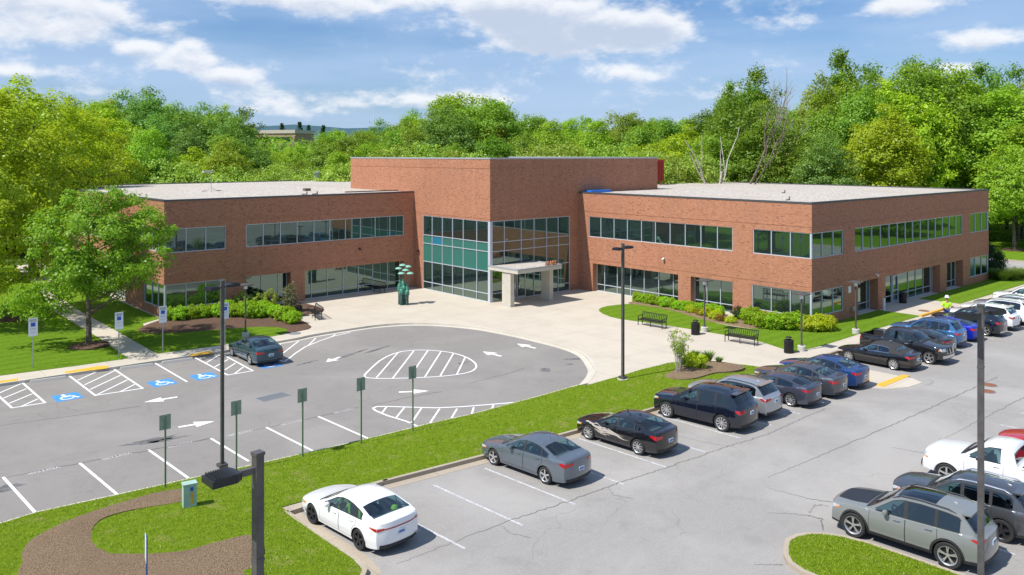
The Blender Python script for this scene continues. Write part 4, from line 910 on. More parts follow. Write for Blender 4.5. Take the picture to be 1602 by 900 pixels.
# trees on the west lawn (large yellow green), the big one in front of the left wing, the one past the driveway
make_tree('w', 'yellow', 17, (6.5, 6.5, 7.6), 9.6, 600, 70, .27, .95, 31, None, None, .34, 2.6, 2.6, label='tall yellow green tree at the left edge of the photo, on the near lawn', loc=(-43.9, 41.2, 0), r0=.26, ntarget=22)
make_tree('w', 'yellow', 19, (8.4, 8.4, 7.8), 10.8, 640, 62, .34, 1.05, 32, None, None, .34, 2.6, 4.6, label='wide yellow green tree by the far end of the left wing', loc=(-36.0, 66.0, 0), r0=.32, ntarget=22)
make_tree('w', 'yellow', 17, (6.4, 6.4, 7.4), 9.2, 460, 56, .34, 1.05, 33, None, None, .34, 2.6, 1.6, label='yellow green tree behind the left wing among the woods', loc=(-27, 80, 0), r0=.28, ntarget=18)
make_tree('w', 'olive', 15, (5.4, 5.4, 6.8), 8.8, 400, 56, .3, .95, 34, None, None, .34, 2.6, 1.2, label='olive green tree deep on the west lawn', loc=(-46.5, 66, 0), r0=.26, ntarget=18)
make_tree('w', 'yellow', 14, (5.6, 5.6, 6.0), 8.4, 380, 56, .3, .95, 35, None, None, .34, 2.6, 2.4, label='yellow green tree standing left of the photo beyond the sidewalk', loc=(-54.5, 46, 0), r0=.24, ntarget=18)
make_tree('m', 'fresh', 10.3, (4.1, 4.1, 4.5), 6.4, 330, 100, .19, .66, 36, (.9, -.8, .2), (-2.3, 2.0, 3.2, 44, (1.0, 1.0, .6)), .45, 2.0, 2.0, label='leafy bright green tree in front of the left wing beside the walk', loc=(-40.5, 27.85, 0), r0=.19, ntarget=30)
make_tree('e', 'bright', 13.5, (5.4, 5.4, 5.4), 8.0, 360, 60, .30, .9, 37, None, None, .30, 2.6, 2.6, label='round bright green tree on the lawn past the driveway', loc=(64.4, 7.0, 0), r0=.24, ntarget=18)
make_tree('e', 'bright', 12, (5.2, 5.2, 5.0), 7.2, 330, 60, .30, .9, 38, None, None, .30, 2.6, 2.4, label='second round tree beyond the driveway lawn, further back', loc=(72, 22, 0), r0=.22, ntarget=18)
for i, (x, y, H_) in enumerate(((52, -44, 15), (61, -34, 14), (70, -26, 15), (66, -52, 17), (80, -40, 17), (88, -30, 16), (44, -58, 15), (-20, -78, 14), (10, -80, 15), (30, -74, 14))):
    forest_tree(['bright', 'yellow', 'mid'][i % 3], x, y, H_, 1.15, 'street side tree behind the viewpoint, south of the lots', 'trees south of the lots')
def bare(name, loc, h, r, seed, m, label, spread=.5, depth=4):
    rr = random.Random(seed); mb = MB()
    def br(p, d, L, r_, k):
        pts = [p]; q = p.copy(); dd = d.copy()
        for _ in range(4):
            dd = (dd+Vector((rr.uniform(-.16, .16), rr.uniform(-.16, .16), rr.uniform(-.05, .12)))).normalized(); q = q+dd*L/4; pts.append(q.copy())
        mb.tube(pts, [r_, r_*.9, r_*.8, r_*.7, r_*.55], 6 if k > 1 else 4, cap=False)
        if k > 0:
            for _ in range(3 if k < depth else 2): br(pts[rr.choice((2, 3, 4))], (dd+Vector((rr.uniform(-spread, spread), rr.uniform(-spread, spread), rr.uniform(0, .4)))).normalized(), L*.66, r_*.55, k-1)
    br(Vector((0, 0, 0)), Vector((0, 0, 1)), h*.4, r, depth)
    root = empty(name, loc, 0, label, 'tree'); mb.build('trunk', m, root, 60)
x_, y_ = at(1224, 113); bare('bare_tree', (x_, y_, -.3), 23.5, .34, 17, M['bark_pale'], 'bare grey tree rising between green crowns on the skyline', .6, 5)
x_, y_ = at(1127, 99); bare('dead_tree', (x_, y_, -.3), 27, .26, 8, M['bark_pale'], 'pale dead trunk just behind the right roof, left one of two', .35, 2)
x_, y_ = at(1142, 100); bare('dead_tree', (x_, y_, -.3), 27, .24, 9, M['bark'], 'brown leaning dead trunk behind the right roof, right one of two', .45, 3)
# far woods as one mass, the ridge and what stands before it
rs_ = np.random.RandomState(77); cen = []; rad = []
for i in range(1500):
    px = rs_.uniform(-250, 1850); d = rs_.uniform(215, 420); X_, Y_ = at(px, d)
    y = skyl(px)+20+rs_.uniform(0, 12) if not 385 < px < 480 else 208
    z = min(hgt(y, d), 24)*rs_.uniform(.8, 1.)-3; cen.append((X_, Y_, z)); rad.append(rs_.uniform(3., 5.))
me = quads_mesh('woodland', leaf_quads(np.array(cen), np.array(rad), 44, 1.2, rs_, .8, .6), LEAF['mid'])
o = bpy.data.objects.new('woodland', me); col.objects.link(o); tag(o, 'far mass of woodland behind the individual trees', 'woodland', kind='stuff')
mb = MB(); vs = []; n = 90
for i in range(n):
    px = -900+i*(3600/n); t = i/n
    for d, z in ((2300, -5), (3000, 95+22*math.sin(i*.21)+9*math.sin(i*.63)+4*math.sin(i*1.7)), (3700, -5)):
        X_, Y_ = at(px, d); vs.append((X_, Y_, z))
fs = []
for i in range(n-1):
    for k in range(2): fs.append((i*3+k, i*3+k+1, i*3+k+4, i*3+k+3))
mb.add(vs, fs); struct(mb.build('hills', mat('haze_tinted_hills', (.030, .085, .11), .95), smooth=80))  # bluish aerial haze is painted into the ridge's base colour; no air in between
x_, y_ = at(425, 300); FB = empty('distant_office', (x_, y_, 0), -TH-.35, 'pale distant building showing above the tree tops', 'building')
mb = MB(); mb.box(-14, 14, -6, 6, 0, 19.8); mb.build('wall', mat('pale_masonry', (.36, .23, .16), .8), FB)
mb = MB(); mb.box(-14.3, 14.3, -6.3, 6.3, 19.8, 21.0); mb.build('roof', mat('pale_band', (.5, .44, .36), .8), FB)
for z in (6, 9.6, 13.2, 16.8):
    mb = MB(); mb.box(-13, 13, -6.06, -5.98, z, z+1.7); mb.build('window', M['glass'], FB)
x_, y_ = at(585, 420); r = empty('radio_mast', (x_, y_, 0), 0, 'thin white mast rising above the distant trees', 'mast'); mb = MB(); mb.tube([(0, 0, 0), (0, 0, 35.5)], [.22, .12], 6); mb.build('pole', M['white'], r)
for px, d, H_ in ((469, 330, 25.5), (483, 335, 24.5), (506, 350, 25.0), (441, 325, 24.8)):
    x_, y_ = at(px, d); r = empty('evergreen_tree', (x_, y_, -.3), 0, 'small dark evergreen poking above the woods in front of the far ridge', 'tree', 'evergreens before the ridge')
    rr_ = np.random.RandomState(int(px)); zz = rr_.uniform(.15, 1, 220)*H_; aa = rr_.uniform(0, 6.28, 220); q = (1-zz/H_)*H_*.22
    c_ = np.stack([np.cos(aa)*q, np.sin(aa)*q, zz], 1); me = quads_mesh('crown', leaf_quads(c_, np.full(220, .8), 18, .5, rr_, .5, .3), LEAF['hedge_dark']); o = bpy.data.objects.new('crown', me); col.objects.link(o); o.parent = r
    mb = MB(); mb.tube([(0, 0, 0), (0, 0, H_*.9)], [.25, .05], 6); mb.build('trunk', M['bark'], r)

# ---- shrubs
def shrub_proto(name, leaf, R_, n, per, ls, seed, label, grp, bark=True, cr=.16, lob=.12, cat='shrub'):
    rs_ = np.random.RandomState(seed); P_ = crown_pts(R_, R_[2]*.95, n, rs_, lob, 3.2, .05)
    root = empty(name, (0, 0, 0), 0, label, cat, grp)
    me = quads_mesh('foliage', leaf_quads(P_, rs_.uniform(.7, 1.3, len(P_))*cr, per, ls, rs_, .9, .5, np.array([0, 0, R_[2]*.8])), LEAF[leaf]); o = bpy.data.objects.new('foliage', me); col.objects.link(o); o.parent = root
    mb = MB()
    for k in range(6):
        t = 1.05*k; mb.tube([(0, 0, -.1), (math.cos(t)*R_[0]*.3, math.sin(t)*R_[0]*.3, R_[2]*.7), (math.cos(t)*R_[0]*.6, math.sin(t)*R_[0]*.6, R_[2]*1.4)], [.02, .014, .006], 4, cap=False)
    mb.build('stems', M['bark'], root); return root
used = set()
def place(proto, x, y, z, s, lab=None):
    if id(proto) not in used:
        used.add(id(proto)); proto.location = (x, y, z); proto.scale = (s, s, s*rf.uniform(.9, 1.1)); proto.rotation_euler.z = rf.uniform(0, 6)
        if lab: proto['label'] = lab
        return proto
    return dup(proto, (x, y, z), rf.uniform(0, 6), (s, s, s*rf.uniform(.9, 1.1)), lab)
hA = shrub_proto('hedge_shrub', 'hedge', (.44, .44, .42), 120, 26, .085, 41, 'small green hedge shrub in the row along the right wing windows', 'low hedge along the right wing')
for p in [(-0.97,15.24),(-1.05,14.68),(-1.12,14.11),(-1.19,13.32),(-1.09,12.76),(-1.26,12.07),(-1.22,11.46),(-1.42,10.71),(-1.36,10.21),(-1.40,9.57),(-1.17,9.15),(-0.93,8.72),(-0.88,8.23),(-0.91,7.62),(-0.87,7.05),(-1.14,4.72)]: place(hA, p[0]-.15, p[1], .03, rf.uniform(.9, 1.1))
hB = shrub_proto('hedge_shrub', 'hedge', (.84, .84, .66), 210, 30, .10, 42, 'large rounded green shrub below the right wing corner window', 'large shrubs at the right wing corner')
for p in [(-2.12,3.46),(-2.54,2.35),(-2.32,1.61),(-1.81,0.98),(-1.28,0.51)]: place(hB, p[0], p[1], .03, rf.uniform(.88, 1.0))
hY = shrub_proto('hedge_shrub', 'hedge_yellow', (.95, .95, .60), 190, 30, .10, 43, 'lime green shrub in front of the lamp, at the right wing corner', 'lime shrubs at the right wing corner')
for p in [(-1.01,-0.26),(-0.54,-0.68),(0.08,-1.05)]: place(hY, p[0], p[1], .03, rf.uniform(.85, 1.0))
hS = shrub_proto('small_shrub', 'hedge_yellow', (.38, .38, .28), 60, 26, .075, 44, 'small yellow shrub in the mulch before the right wing hedge', 'small yellow shrubs in the right bed')
for p in [(-1.84,9.19),(-2.23,7.52),(-0.97,8.09),(-2.64,6.56),(-1.84,6.76),(-2.95,4.77)]: place(hS, p[0], p[1], .04, rf.uniform(.9, 1.15))
hR = shrub_proto('small_shrub', 'rust', (.36, .36, .26), 60, 26, .07, 45, 'rusty golden shrub in the mulch before the right wing hedge', 'rusty shrubs in the right bed')
for p in [(-2.08,8.12),(-0.91,7.40),(-2.94,5.72)]: place(hR, p[0], p[1], .04, rf.uniform(.9, 1.15))
hD = shrub_proto('small_shrub', 'hedge_dark', (.5, .5, .5), 90, 26, .085, 46, 'dark green shrub between the hedge and the large corner shrubs', 'dark shrubs of the right bed')
for p in [(-1.27,5.24)]: place(hD, p[0], p[1], .04, 1.)
hL = shrub_proto('hedge_shrub', 'hedge', (.78, .78, .60), 170, 28, .095, 47, 'bright green hedge shrub around the lawn lamp of the left wing', 'hedge by the left wing')
for p in [(-29.53,31.99),(-29.41,31.14),(-28.48,31.99),(-28.70,30.06),(-28.22,29.64),(-27.20,30.10),(-26.99,31.33),(-27.20,28.74),(-27.22,27.25),(-27.20,25.88),(-26.61,27.77)]: place(hL, p[0], p[1], .04, rf.uniform(.85, 1.05))
hM = shrub_proto('hedge_shrub', 'hedge', (.72, .72, .56), 150, 28, .09, 48, 'green shrub below the left wing corner window', 'shrubs under the left wing corner window')
for p in [(-33.54,33.20),(-32.98,32.70),(-32.11,32.64),(-31.39,32.45),(-30.63,32.68),(-30.21,31.85)]: place(hM, p[0], p[1], .04, rf.uniform(.85, 1.05))
hN = shrub_proto('leafy_shrub', 'pale', (.85, .85, .8), 90, 22, .12, 49, 'loose light green shrub behind the hedge of the left wing', 'loose shrubs behind the left hedge', lob=.3)
for p in [(-27.82,33.53),(-26.71,33.05),(-25.90,32.33)]: place(hN, p[0], p[1], .04, rf.uniform(.85, 1.0))
hK = shrub_proto('leafy_shrub', 'hedge_dark', (1.0, 1.0, .8), 120, 26, .11, 50, 'dark broad shrub in the shade against the left wing', 'dark shrubs by the left wing')
for p in [(-26.15,34.61),(-28.51,35.15)]: place(hK, p[0], p[1], .04, 1.)
g_ = (-25.28,30.22); sl = shrub_proto('slender_tree', 'grey', (.62, .62, 1.25), 120, 22, .11, 51, 'slender grey green young tree beside the litter bin at the left wing', None, cr=.22, lob=.25, cat='young tree'); place(sl, g_[0], g_[1], .25, 1.0)
def twiggy(name, loc, h, sp, n, leaf, nl, label, seed, m='bark_pale', ls=.10, lmin=.45):
    rs_ = np.random.RandomState(seed); root = empty(name, loc, 0, label, 'shrub'); mb = MB(); tips = []
    for k in range(n):
        a = rs_.uniform(0, 6.28); r = rs_.uniform(.2, 1)*sp; hh = h*rs_.uniform(.75, 1.)
        p0 = np.array([math.cos(a)*.12, math.sin(a)*.12, 0]); p2 = np.array([math.cos(a)*r, math.sin(a)*r, hh]); p1 = p0*.5+p2*.5+np.array([-math.cos(a), -math.sin(a), 0])*r*.15
        mb.tube([p0, p1, p2], [.022, .014, .005], 5, cap=False)
        for _ in range(7):
            t = rs_.uniform(.4, .95); b = p0*(1-t)**2+p1*2*t*(1-t)+p2*t*t; e = b+rs_.normal(size=3)*.16+np.array([0, 0, .22]); mb.tube([b, e], [.007, .003], 3, cap=False); tips += [e, (b+e)/2]
        tips.append(p2)
    mb.build('stems', M[m], root, 60); tips = np.array([t for t in tips if t[2] > h*lmin])
    if nl:
        me = quads_mesh('foliage', leaf_quads(tips, np.full(len(tips), .14), nl, ls, rs_, 1., .4), LEAF[leaf]); o = bpy.data.objects.new('foliage', me); col.objects.link(o); o.parent = root
    return root
p = (-17.49,-1.51); twiggy('flowering_shrub', (p[0], p[1], .2), 2.25, .85, 15, 'olive', 6, 'tall many stemmed shrub with sparse leaves in the median bed', 61)
p = (2.08,8.15); twiggy('bare_shrub', (p[0], p[1], .03), 1.9, .55, 12, 'grey', 1, 'grey twiggy bare shrub by the right wing hedge', 62, ls=.05)
bs = shrub_proto('ball_shrub', 'hedge_yellow', (.36, .36, .42), 80, 26, .075, 63, 'yellow topped ball shrub in the median bed', None)
p = (-16.18,-1.36); place(bs, p[0], p[1], .2, 1., 'yellow topped ball shrub in the median bed, next to the tall stems')
p = (-15.95,-1.94); place(bs, p[0], p[1], .2, 1.05, 'yellow topped ball shrub in the median bed, right one of the pair')
def tuft(loc, h, r, n, seed, label, leaf='blade_tall', grp=None, s0=.018):
    rs_ = np.random.RandomState(seed); a = rs_.uniform(0, 6.28, n); q = rs_.uniform(0, .35, n)*r; d = np.stack([np.cos(a), np.sin(a), np.zeros(n)], 1)
    b = d*q[:, None]; L = rs_.uniform(.6, 1., n)*h; t = b+d*(rs_.uniform(.2, 1, n)*r)[:, None]+np.array([0, 0, 1])*L[:, None]; mdl = b*.5+t*.5+np.array([0, 0, .12*h]); s = np.cross(d, [0, 0, 1])*s0
    V = np.stack([b-s, b+s, mdl+s*.8, mdl-s*.8, mdl-s*.8, mdl+s*.8, t+s*.2, t-s*.2], 1).reshape(-1, 3)
    me = quads_mesh('ornamental_grass', V, LEAF[leaf]); o = bpy.data.objects.new('ornamental_grass', me); col.objects.link(o); o.location = loc; tag(o, label, 'ornamental grass', grp); return o
for i, (x, y, h, r, lb) in enumerate(((-14.19, -1.16, 0.6, 0.5, 'fluffy green grass clump at the back of the median bed'), (-14.24, -0.29, 0.5, 0.35, 'small grass clump between the tall stems and the ball shrubs'), (-13.96, -1.76, 0.3, 0.3, 'short wispy grass tuft at the right of the median bed'), (-15.81, -0.52, 0.6, 0.4, 'grass clump at the foot of the tall stemmed shrub'))): tuft((x, y, .2), h, r, 260, 70+i, lb)
for i, (x, y, h, r) in enumerate(((35.34, -0.26, 1.1, 1.1), (34.57, -1.25, 1.1, 1.1), (35.64, -1.65, 1.2, 1.2), (37.63, -1.72, 1.1, 1.1))): tuft((x, y, .05), h, r, 900, 80+i, 'tall ornamental grass at the far corner of the right wing', 'blade_tall', 'ornamental grasses past the right wing', .02)
db = shrub_proto('round_bush', 'hedge_dark', (2.0, 2.0, 1.75), 300, 50, .17, 52, 'dark round bush at the far right corner of the building', None, cr=.4); place(db, 37.6, 1.6, .3, 1.)
# short grass blades on the near lawns (one uncountable cover)
from mathutils.bvhtree import BVHTree
def blades(src, x0, x1, y0, y1, n, seed, skip=(), h=.045):
    me = src.data; bv = BVHTree.FromPolygons([v.co for v in me.vertices], [p.vertices for p in me.polygons]); rs_ = np.random.RandomState(seed); out = []
    X = rs_.uniform(x0, x1, n); Y = rs_.uniform(y0, y1, n)
    for x, y in zip(X, Y):
        hit = bv.ray_cast(Vector((x, y, 5)), Vector((0, 0, -1)))
        if hit[0] is None or hit[1].z < .3 or any(pip(x, y, q) for q in skip): continue
        out.append((x, y, hit[0].z))
    b = np.array(out); k = len(b); a = rs_.uniform(0, 6.28, k); s = np.stack([np.cos(a), np.sin(a), np.zeros(k)], 1)*.011
    t = b+np.stack([rs_.normal(size=k)*.025, rs_.normal(size=k)*.025, rs_.uniform(.4, 1.2, k)*h], 1)
    V = np.stack([b-s, b+s, t+s*.3, t-s*.3], 1).reshape(-1, 3)
    o = bpy.data.objects.new('grass', quads_mesh('grass', V, LEAF['blade'])); col.objects.link(o); tag(o, 'short mown grass blades of the lawn', 'grass', kind='stuff')
blades(bpy.data.objects['median_lawn'], -62, -12.5, -9.6, 3.5, 170000, 5, [CRES, BED_M])
blades(bpy.data.objects['island_lawn'], -32.6, -29.1, -26, -16, 26000, 6)

# ------------------------------------------------------------------ vehicles
def prof(pts, s):
    return np.interp(s, [p[0] for p in pts], [p[1] for p in pts])
def sprof(pts, w_=.06):
    S = np.linspace(-.3, 6.4, 1341); v = prof(pts, S); k = max(1, int(w_/.005)); ker = np.hanning(2*k+1); ker /= ker.sum()
    vv = np.convolve(np.pad(v, k, mode='edge'), ker, 'valid'); L = pts[-1][0]
    return lambda s: float(np.interp(s, S, vv))
class Car:
    def __init__(c, sp): 
        c.__dict__.update(dict(cf=.30, cr=.22, tum=.36, zm=.58, low=.21, wr=.33, doors=4, trim=None, roof=None, bed=None))
        c.__dict__.update(sp)
        c.T = sprof(c.top); c.B0 = sprof(c.belt)
        c.sm = (c.fa+c.ra)/2; c.Ra = c.wr+.055
    def B(c, s): return min(c.B0(s), c.T(s)-.012)
    def wid(c, s):
        w_ = c.W/2
        f = 1-.09*max(0, 1-s/.9)**2-.075*max(0, 1-(c.L-s)/.9)**2
        return w_*f+.012*math.exp(-((s-c.fa)/.42)**2)+.014*math.exp(-((s-c.ra)/.45)**2)-.012
    def side(c, s, z):
        w_ = c.wid(s); zb = c.B(s)
        if z <= zb:
            if z > c.zm: return w_*(1-.055*((z-c.zm)/max(.05, zb-c.zm))**2)
            return w_*(1-.06*((c.zm-z)/max(.05, c.zm-c.low))**2)
        return w_*(1-.055)-.022-c.tum*(z-zb)
    def E(c, s):      # height of the roof edge
        return max(c.B(s)+.006, c.T(s)-c.crown(s))
    def crown(c, s): return .075 if c.T(s)-c.B(s) > .16 else .045
    def ye(c, s): return max(.05, c.side(s, c.E(s)))
    def topz(c, s, x):
        e = c.E(s); ye = c.ye(s); return e+(c.T(s)-e)*(1-min(1, abs(x)/ye)**2.4)
    def F(c, s, x, z, off=0.):
        wh = c.W/2; q = min(1.15, abs(x)/wh)**3; s2 = s
        if s < 1.15: s2 += c.cf*q*(1-max(0, s)/1.15)**2+.05*((z-.5)/.4)**2*max(0, 1-s/.3)
        if c.L-s < 1.0: s2 -= c.cr*q*(1-max(0, c.L-s)/1.0)**2+(.035*((z-.62)/.4)**2*max(0, 1-(c.L-s)/.3))
        return (x, c.sm-s2, z)
    def P(c, s, z, sg, off=.0): return c.F(s, sg*(c.side(s, z)+off), z)
    def PT(c, s, x, off=.0):
        sl = (c.T(s+.02)-c.T(s-.02))/.04; n = math.hypot(1, sl); p = c.F(s, x, c.topz(s, x)+off/n); return (p[0], p[1]+sl*off/n, p[2])
    def PE(c, x, z, rear, off=.006):
        p = c.F(c.L if rear else 0., x, z); return (p[0], p[1]+(-off if rear else off), p[2])
    def low_at(c, s):
        z = c.low+.05*max(0, 1-s/.5)+.06*max(0, 1-(c.L-s)/.5)
        for a in (c.fa, c.ra):
            d = abs(s-a)
            if d < c.Ra: z = max(z, c.wr+math.sqrt(c.Ra**2-d*d))
        return z
    def stations(c):
        S = set(np.round(np.concatenate([np.linspace(0, .3, 6), np.linspace(.3, c.L-.3, 46), np.linspace(c.L-.3, c.L, 6)]), 4))
        S = {s for s in S if min(abs(s-c.fa), abs(s-c.ra)) > c.Ra+.01}
        for a in (c.fa, c.ra):
            for k in range(0, 17): S.add(round(a-c.Ra*math.cos(math.pi*k/16), 4))
        for q in [w_ for p in c.win for w_ in p]+list(c.ws)+list(c.rw):
            S = {s for s in S if abs(s-q) > .02 or min(abs(s-c.fa), abs(s-c.ra)) < c.Ra+.01}; S.add(round(q, 4))
        for p in c.top: 
            if 0 < p[0] < c.L and min(abs(p[0]-s) for s in S) > .02: S.add(p[0])
        out = []
        for s in sorted(S):
            for a in (c.fa, c.ra):
                if abs(s-(a-c.Ra)) < .002: out.append((s-.001, 0))
            out.append((s, 0))
            for a in (c.fa, c.ra):
                if abs(s-(a+c.Ra)) < .002: out.append((s+.002, 0))
        return [o[0] for o in out]
    def section(c, s):
        zl = c.low_at(s)
        for a in (c.fa, c.ra):
            if abs(abs(s-a)-c.Ra) < .0015 and abs(s-a) <= c.Ra+.0005: zl = max(zl, c.wr)
        zb = c.B(s); zl = min(zl, zb-.05); e = c.E(s); pts = []
        for t in (0, .12, .3, .5, .7, .85, .96): z = zl+(zb-zl)*t; pts.append((c.side(s, z), z))
        zl_ = min(zb+.035, e-.001); zh_ = max(zl_, c.zhi(s)); zh_ = min(zh_, e)
        for z in (zb+.002, zl_, zl_*.67+zh_*.33, zl_*.33+zh_*.67, zh_): pts.append((c.side(s, z) if z > zb else c.side(s, zb), z))
        ye = c.ye(s); yg = max(.05, ye-.07)/ye
        for t in (1., yg, yg*.85, yg*.57, yg*.28, 0.): pts.append((ye*t, c.topz(s, ye*t)))
        return pts
    def zhi(c, s): return min(c.E(s), c.E(s-.10), c.E(s+.10))-.032
    def body_mesh(c, name, mats, parent):
        S = c.stations(); mb = MB(); n = 18; ring = 2*n-1; vs = []
        secs = [c.section(s) for s in S]
        for s, sec in zip(S, secs):
            for (x, z) in sec: vs.append(c.F(s, -x, z))
            for (x, z) in reversed(sec[:-1]): vs.append(c.F(s, x, z))
        fs = []; mi = []
        for i in range(len(S)-1):
            mids = (S[i]+S[i+1])/2
            for k in range(ring-1):
                kk = k if k < n-1 else ring-2-k
                if c.bed and c.bed[0] < mids < c.bed[1] and kk >= 12: continue
                if 8 <= kk <= 10 and any(a-.001 < mids < b+.001 for a, b in c.win): continue
                if kk >= 13 and (c.ws[0] < mids < c.ws[1] or c.rw[0] < mids < c.rw[1]): continue
                fs.append((i*ring+k, i*ring+k+1, (i+1)*ring+k+1, (i+1)*ring+k))
                m = 0
                if c.trim and kk < 1: m = 1
                if c.roof and kk >= 7 and c.roof[0] < mids < c.roof[1]: m = 2
                mi.append(m)
        o = len(mb.v); mb.v += vs; mb.f += fs; mb.mi += mi
        # end caps as curved grids
        for s, sec, rear in ((S[0], secs[0], False), (S[-1], secs[-1], True)):
            m = 9; g = [[c.F(s, x*(-1+2*j/(m-1)), z) for j in range(m)] for x, z in sec]; vv = [p for r in g for p in r]; f2 = []
            for i in range(len(sec)-1):
                for j in range(m-1):
                    f = (i*m+j, i*m+j+1, (i+1)*m+j+1, (i+1)*m+j); f2.append(f if not rear else f[::-1])
            mb.add(vv, f2, 0)
        ob = mb.build(name, mats, parent)
        me = ob.data; bm = bmesh.new(); bm.from_mesh(me); bmesh.ops.remove_doubles(bm, verts=bm.verts, dist=.0012); bmesh.ops.recalc_face_normals(bm, faces=bm.faces); bm.to_mesh(me); bm.free()
        me.polygons.foreach_set('use_smooth', [True]*len(me.polygons)); me.set_sharp_from_angle(angle=R(38)); return ob
def grid(mb, fn, us, vs_, mi=0, flip=False):
    nu, nv = len(us), len(vs_); P_ = [fn(u, v) for u in us for v in vs_]; fs = []
    for i in range(nu-1):
        for j in range(nv-1):
            f = (i*nv+j, i*nv+j+1, (i+1)*nv+j+1, (i+1)*nv+j); fs.append(f[::-1] if flip else f)
    mb.add(P_, fs, mi)
L_ = np.linspace
def wheel(c, parent, x, s, sg, style):
    w_ = empty('wheel', (x, c.sm-s, c.wr), 0); w_.parent = parent
    r = c.wr; tw = .11; rr = r*.70
    mb = MB(); mb.lathe([(rr, -tw*.92), (r*.93, -tw), (r*.99, -tw*.8), (r, -tw*.4), (r, tw*.4), (r*.99, tw*.8), (r*.93, tw), (rr, tw*.92), (rr*.97, tw*.5), (rr*.97, -tw*.5), (rr, -tw*.92)], (0, 0, 0), 28, axis='X'); mb.build('tyre', M['tyre'], w_, 40)
    mb = MB(); f = sg*tw*.55
    mb.lathe([(rr*.99, f-sg*.05), (rr*.2, f-sg*.06), (0.001, f-sg*.06)], (0, 0, 0), 24, 1, 'X')
    mb.lathe([(rr*1.02, f+sg*.045), (rr*.93, f+sg*.03), (rr*.93, f-sg*.05)], (0, 0, 0), 28, 0, 'X')
    mb.lathe([(.001, f+sg*.03), (r*.12, f+sg*.028), (r*.16, f), (r*.16, f-sg*.05)], (0, 0, 0), 14, 0, 'X')
    ns, sw, tw2, _ = style[:4]
    for k in range(ns):
        for dk in ((-.5, .5) if tw2 else (0,)):
            t = 2*math.pi*k/ns+.3; t2 = t+dk*tw2
            a = (f+sg*.012, math.cos(t)*r*.13, math.sin(t)*r*.13); b = (f+sg*.018, math.cos(t2)*rr*.95, math.sin(t2)*rr*.95)
            mb.bar(a, b, sw, .03, 0, (1, 0, 0))
    mb.build('rim', [M[style[3]], M['hub_dark']], w_, 30)
    return w_
def build_car(c, paint, label, x, y, rz, name, cat, wheels, tint='carglass', group=None, plate=True, lowz=LZ, handles='paint', chrome_line=False, rails=None, sunroof=None, hl=True, pale=False, lime=False):
    root = empty(name, (x, y, lowz), rz, label, cat, group)
    trim = M[c.trim] if c.trim else paint
    body = c.body_mesh('body', [paint, trim, M[c.roofmat] if c.roof else paint], root)
    # underbody and arch liners
    mb = MB(); w_ = c.W/2
    mb.box(-w_+.28, w_-.28, c.sm-c.L+.35, c.sm-.35, c.low-.02, .62)
    for a in (c.fa, c.ra):
        for sg in (-1, 1):
            x1 = sg*(c.side(a, c.wr+c.Ra)-.012); x0 = sg*(w_-.34); vs = []; fs = []
            for k in range(13):
                t = math.pi*k/12; yy = c.sm-a+(c.Ra-.002)*math.cos(t); zz = c.wr+(c.Ra-.002)*math.sin(t)
                vs += [(x1, yy, zz), (x0, yy, zz)]
            for k in range(12): fs.append((2*k, 2*k+1, 2*k+3, 2*k+2))
            mb.add(vs, fs)
    # sills between the wheels
    mb.box(-w_+.09, w_-.09, c.sm-c.ra+c.Ra+.02, c.sm-c.fa-c.Ra-.02, c.low-.03, c.low+.06)
    mb.box(-w_+.35, w_-.35, c.sm-c.L+.1, c.sm-c.L+.6, c.low+.02, .5)
    mb.build('underbody', M['plastic'], root)
    # cabin: floor, dash, seats
    mb = MB(); st = c.ws[0]; zf = c.B(st)
    xw = w_-.16; yb_ = c.sm-c.rw[0]-.05; yf = c.sm-st
    mb.box(-xw, xw, yb_, yf-.05, .60, .64); mb.box(-xw+.02, xw-.02, yf-.50, yf-.02, .64, zf-.03)
    rows = [st+1.05] + ([st+1.95] if len(c.win) > 1 and c.doors > 1 and c.rw[0] > st+2.1 else [])
    for ri, sr in enumerate(rows):
        yy = c.sm-sr
        for xx in ((-.38, .38) if ri == 0 else (-.42, 0., .42)):
            hw = .25 if ri == 0 else .21; top_ = min(zf+.22, c.T(sr)-.32)
            mb.add([(xx-hw, yy+.25, .74), (xx+hw, yy+.25, .74), (xx+hw, yy-.12, .72), (xx-hw, yy-.12, .72), (xx-hw, yy+.12, .80), (xx+hw, yy+.12, .80), (xx+hw*.85, yy-.22, top_), (xx-hw*.85, yy-.22, top_), (xx-hw, yy-.05, .7), (xx+hw, yy-.05, .7), (xx+hw*.85, yy-.32, top_), (xx-hw*.85, yy-.32, top_)], [(0, 1, 5, 4), (4, 5, 6, 7), (7, 6, 10, 11), (8, 11, 10, 9), (5, 9, 10, 6), (4, 7, 11, 8)])
            mb.box(xx-.12, xx+.12, yy-.36, yy-.26, top_+.03, top_+.19)
    if not c.bed: mb.box(-xw+.05, xw-.05, c.sm-c.rw[1]+.05, yb_+.15, zf-.06, zf-.03)
    mb.build('interior', M['interior_pale'] if pale else M['interior'], root)
    mb = MB(); sw = (-.38, yf-.60, zf-.02)
    for k in range(16):
        t0, t1 = 2*math.pi*k/16, 2*math.pi*(k+1)/16; mb.bar((sw[0]+.185*math.cos(t0), sw[1]+.09*math.sin(t0), sw[2]+.16*math.sin(t0)), (sw[0]+.185*math.cos(t1), sw[1]+.09*math.sin(t1), sw[2]+.16*math.sin(t1)), .04, .04)
    mb.build('steering_wheel', M['lime'] if lime else M['plastic'], root)
    if lime:
        mb = MB(); mb.box(-.62, -.58, yf-1.35, yf-1.25, .75, zf+.28); mb.box(-.64, -.60, yf-1.95, yf-1.85, .85, zf+.25); mb.lathe([(.001, .0), (.10, .02), (.13, .10), (.09, .18), (.001, .21)], (.48, yb_-.15, zf-.02), 10); mb.build('lime_cover', M['lime'], root)
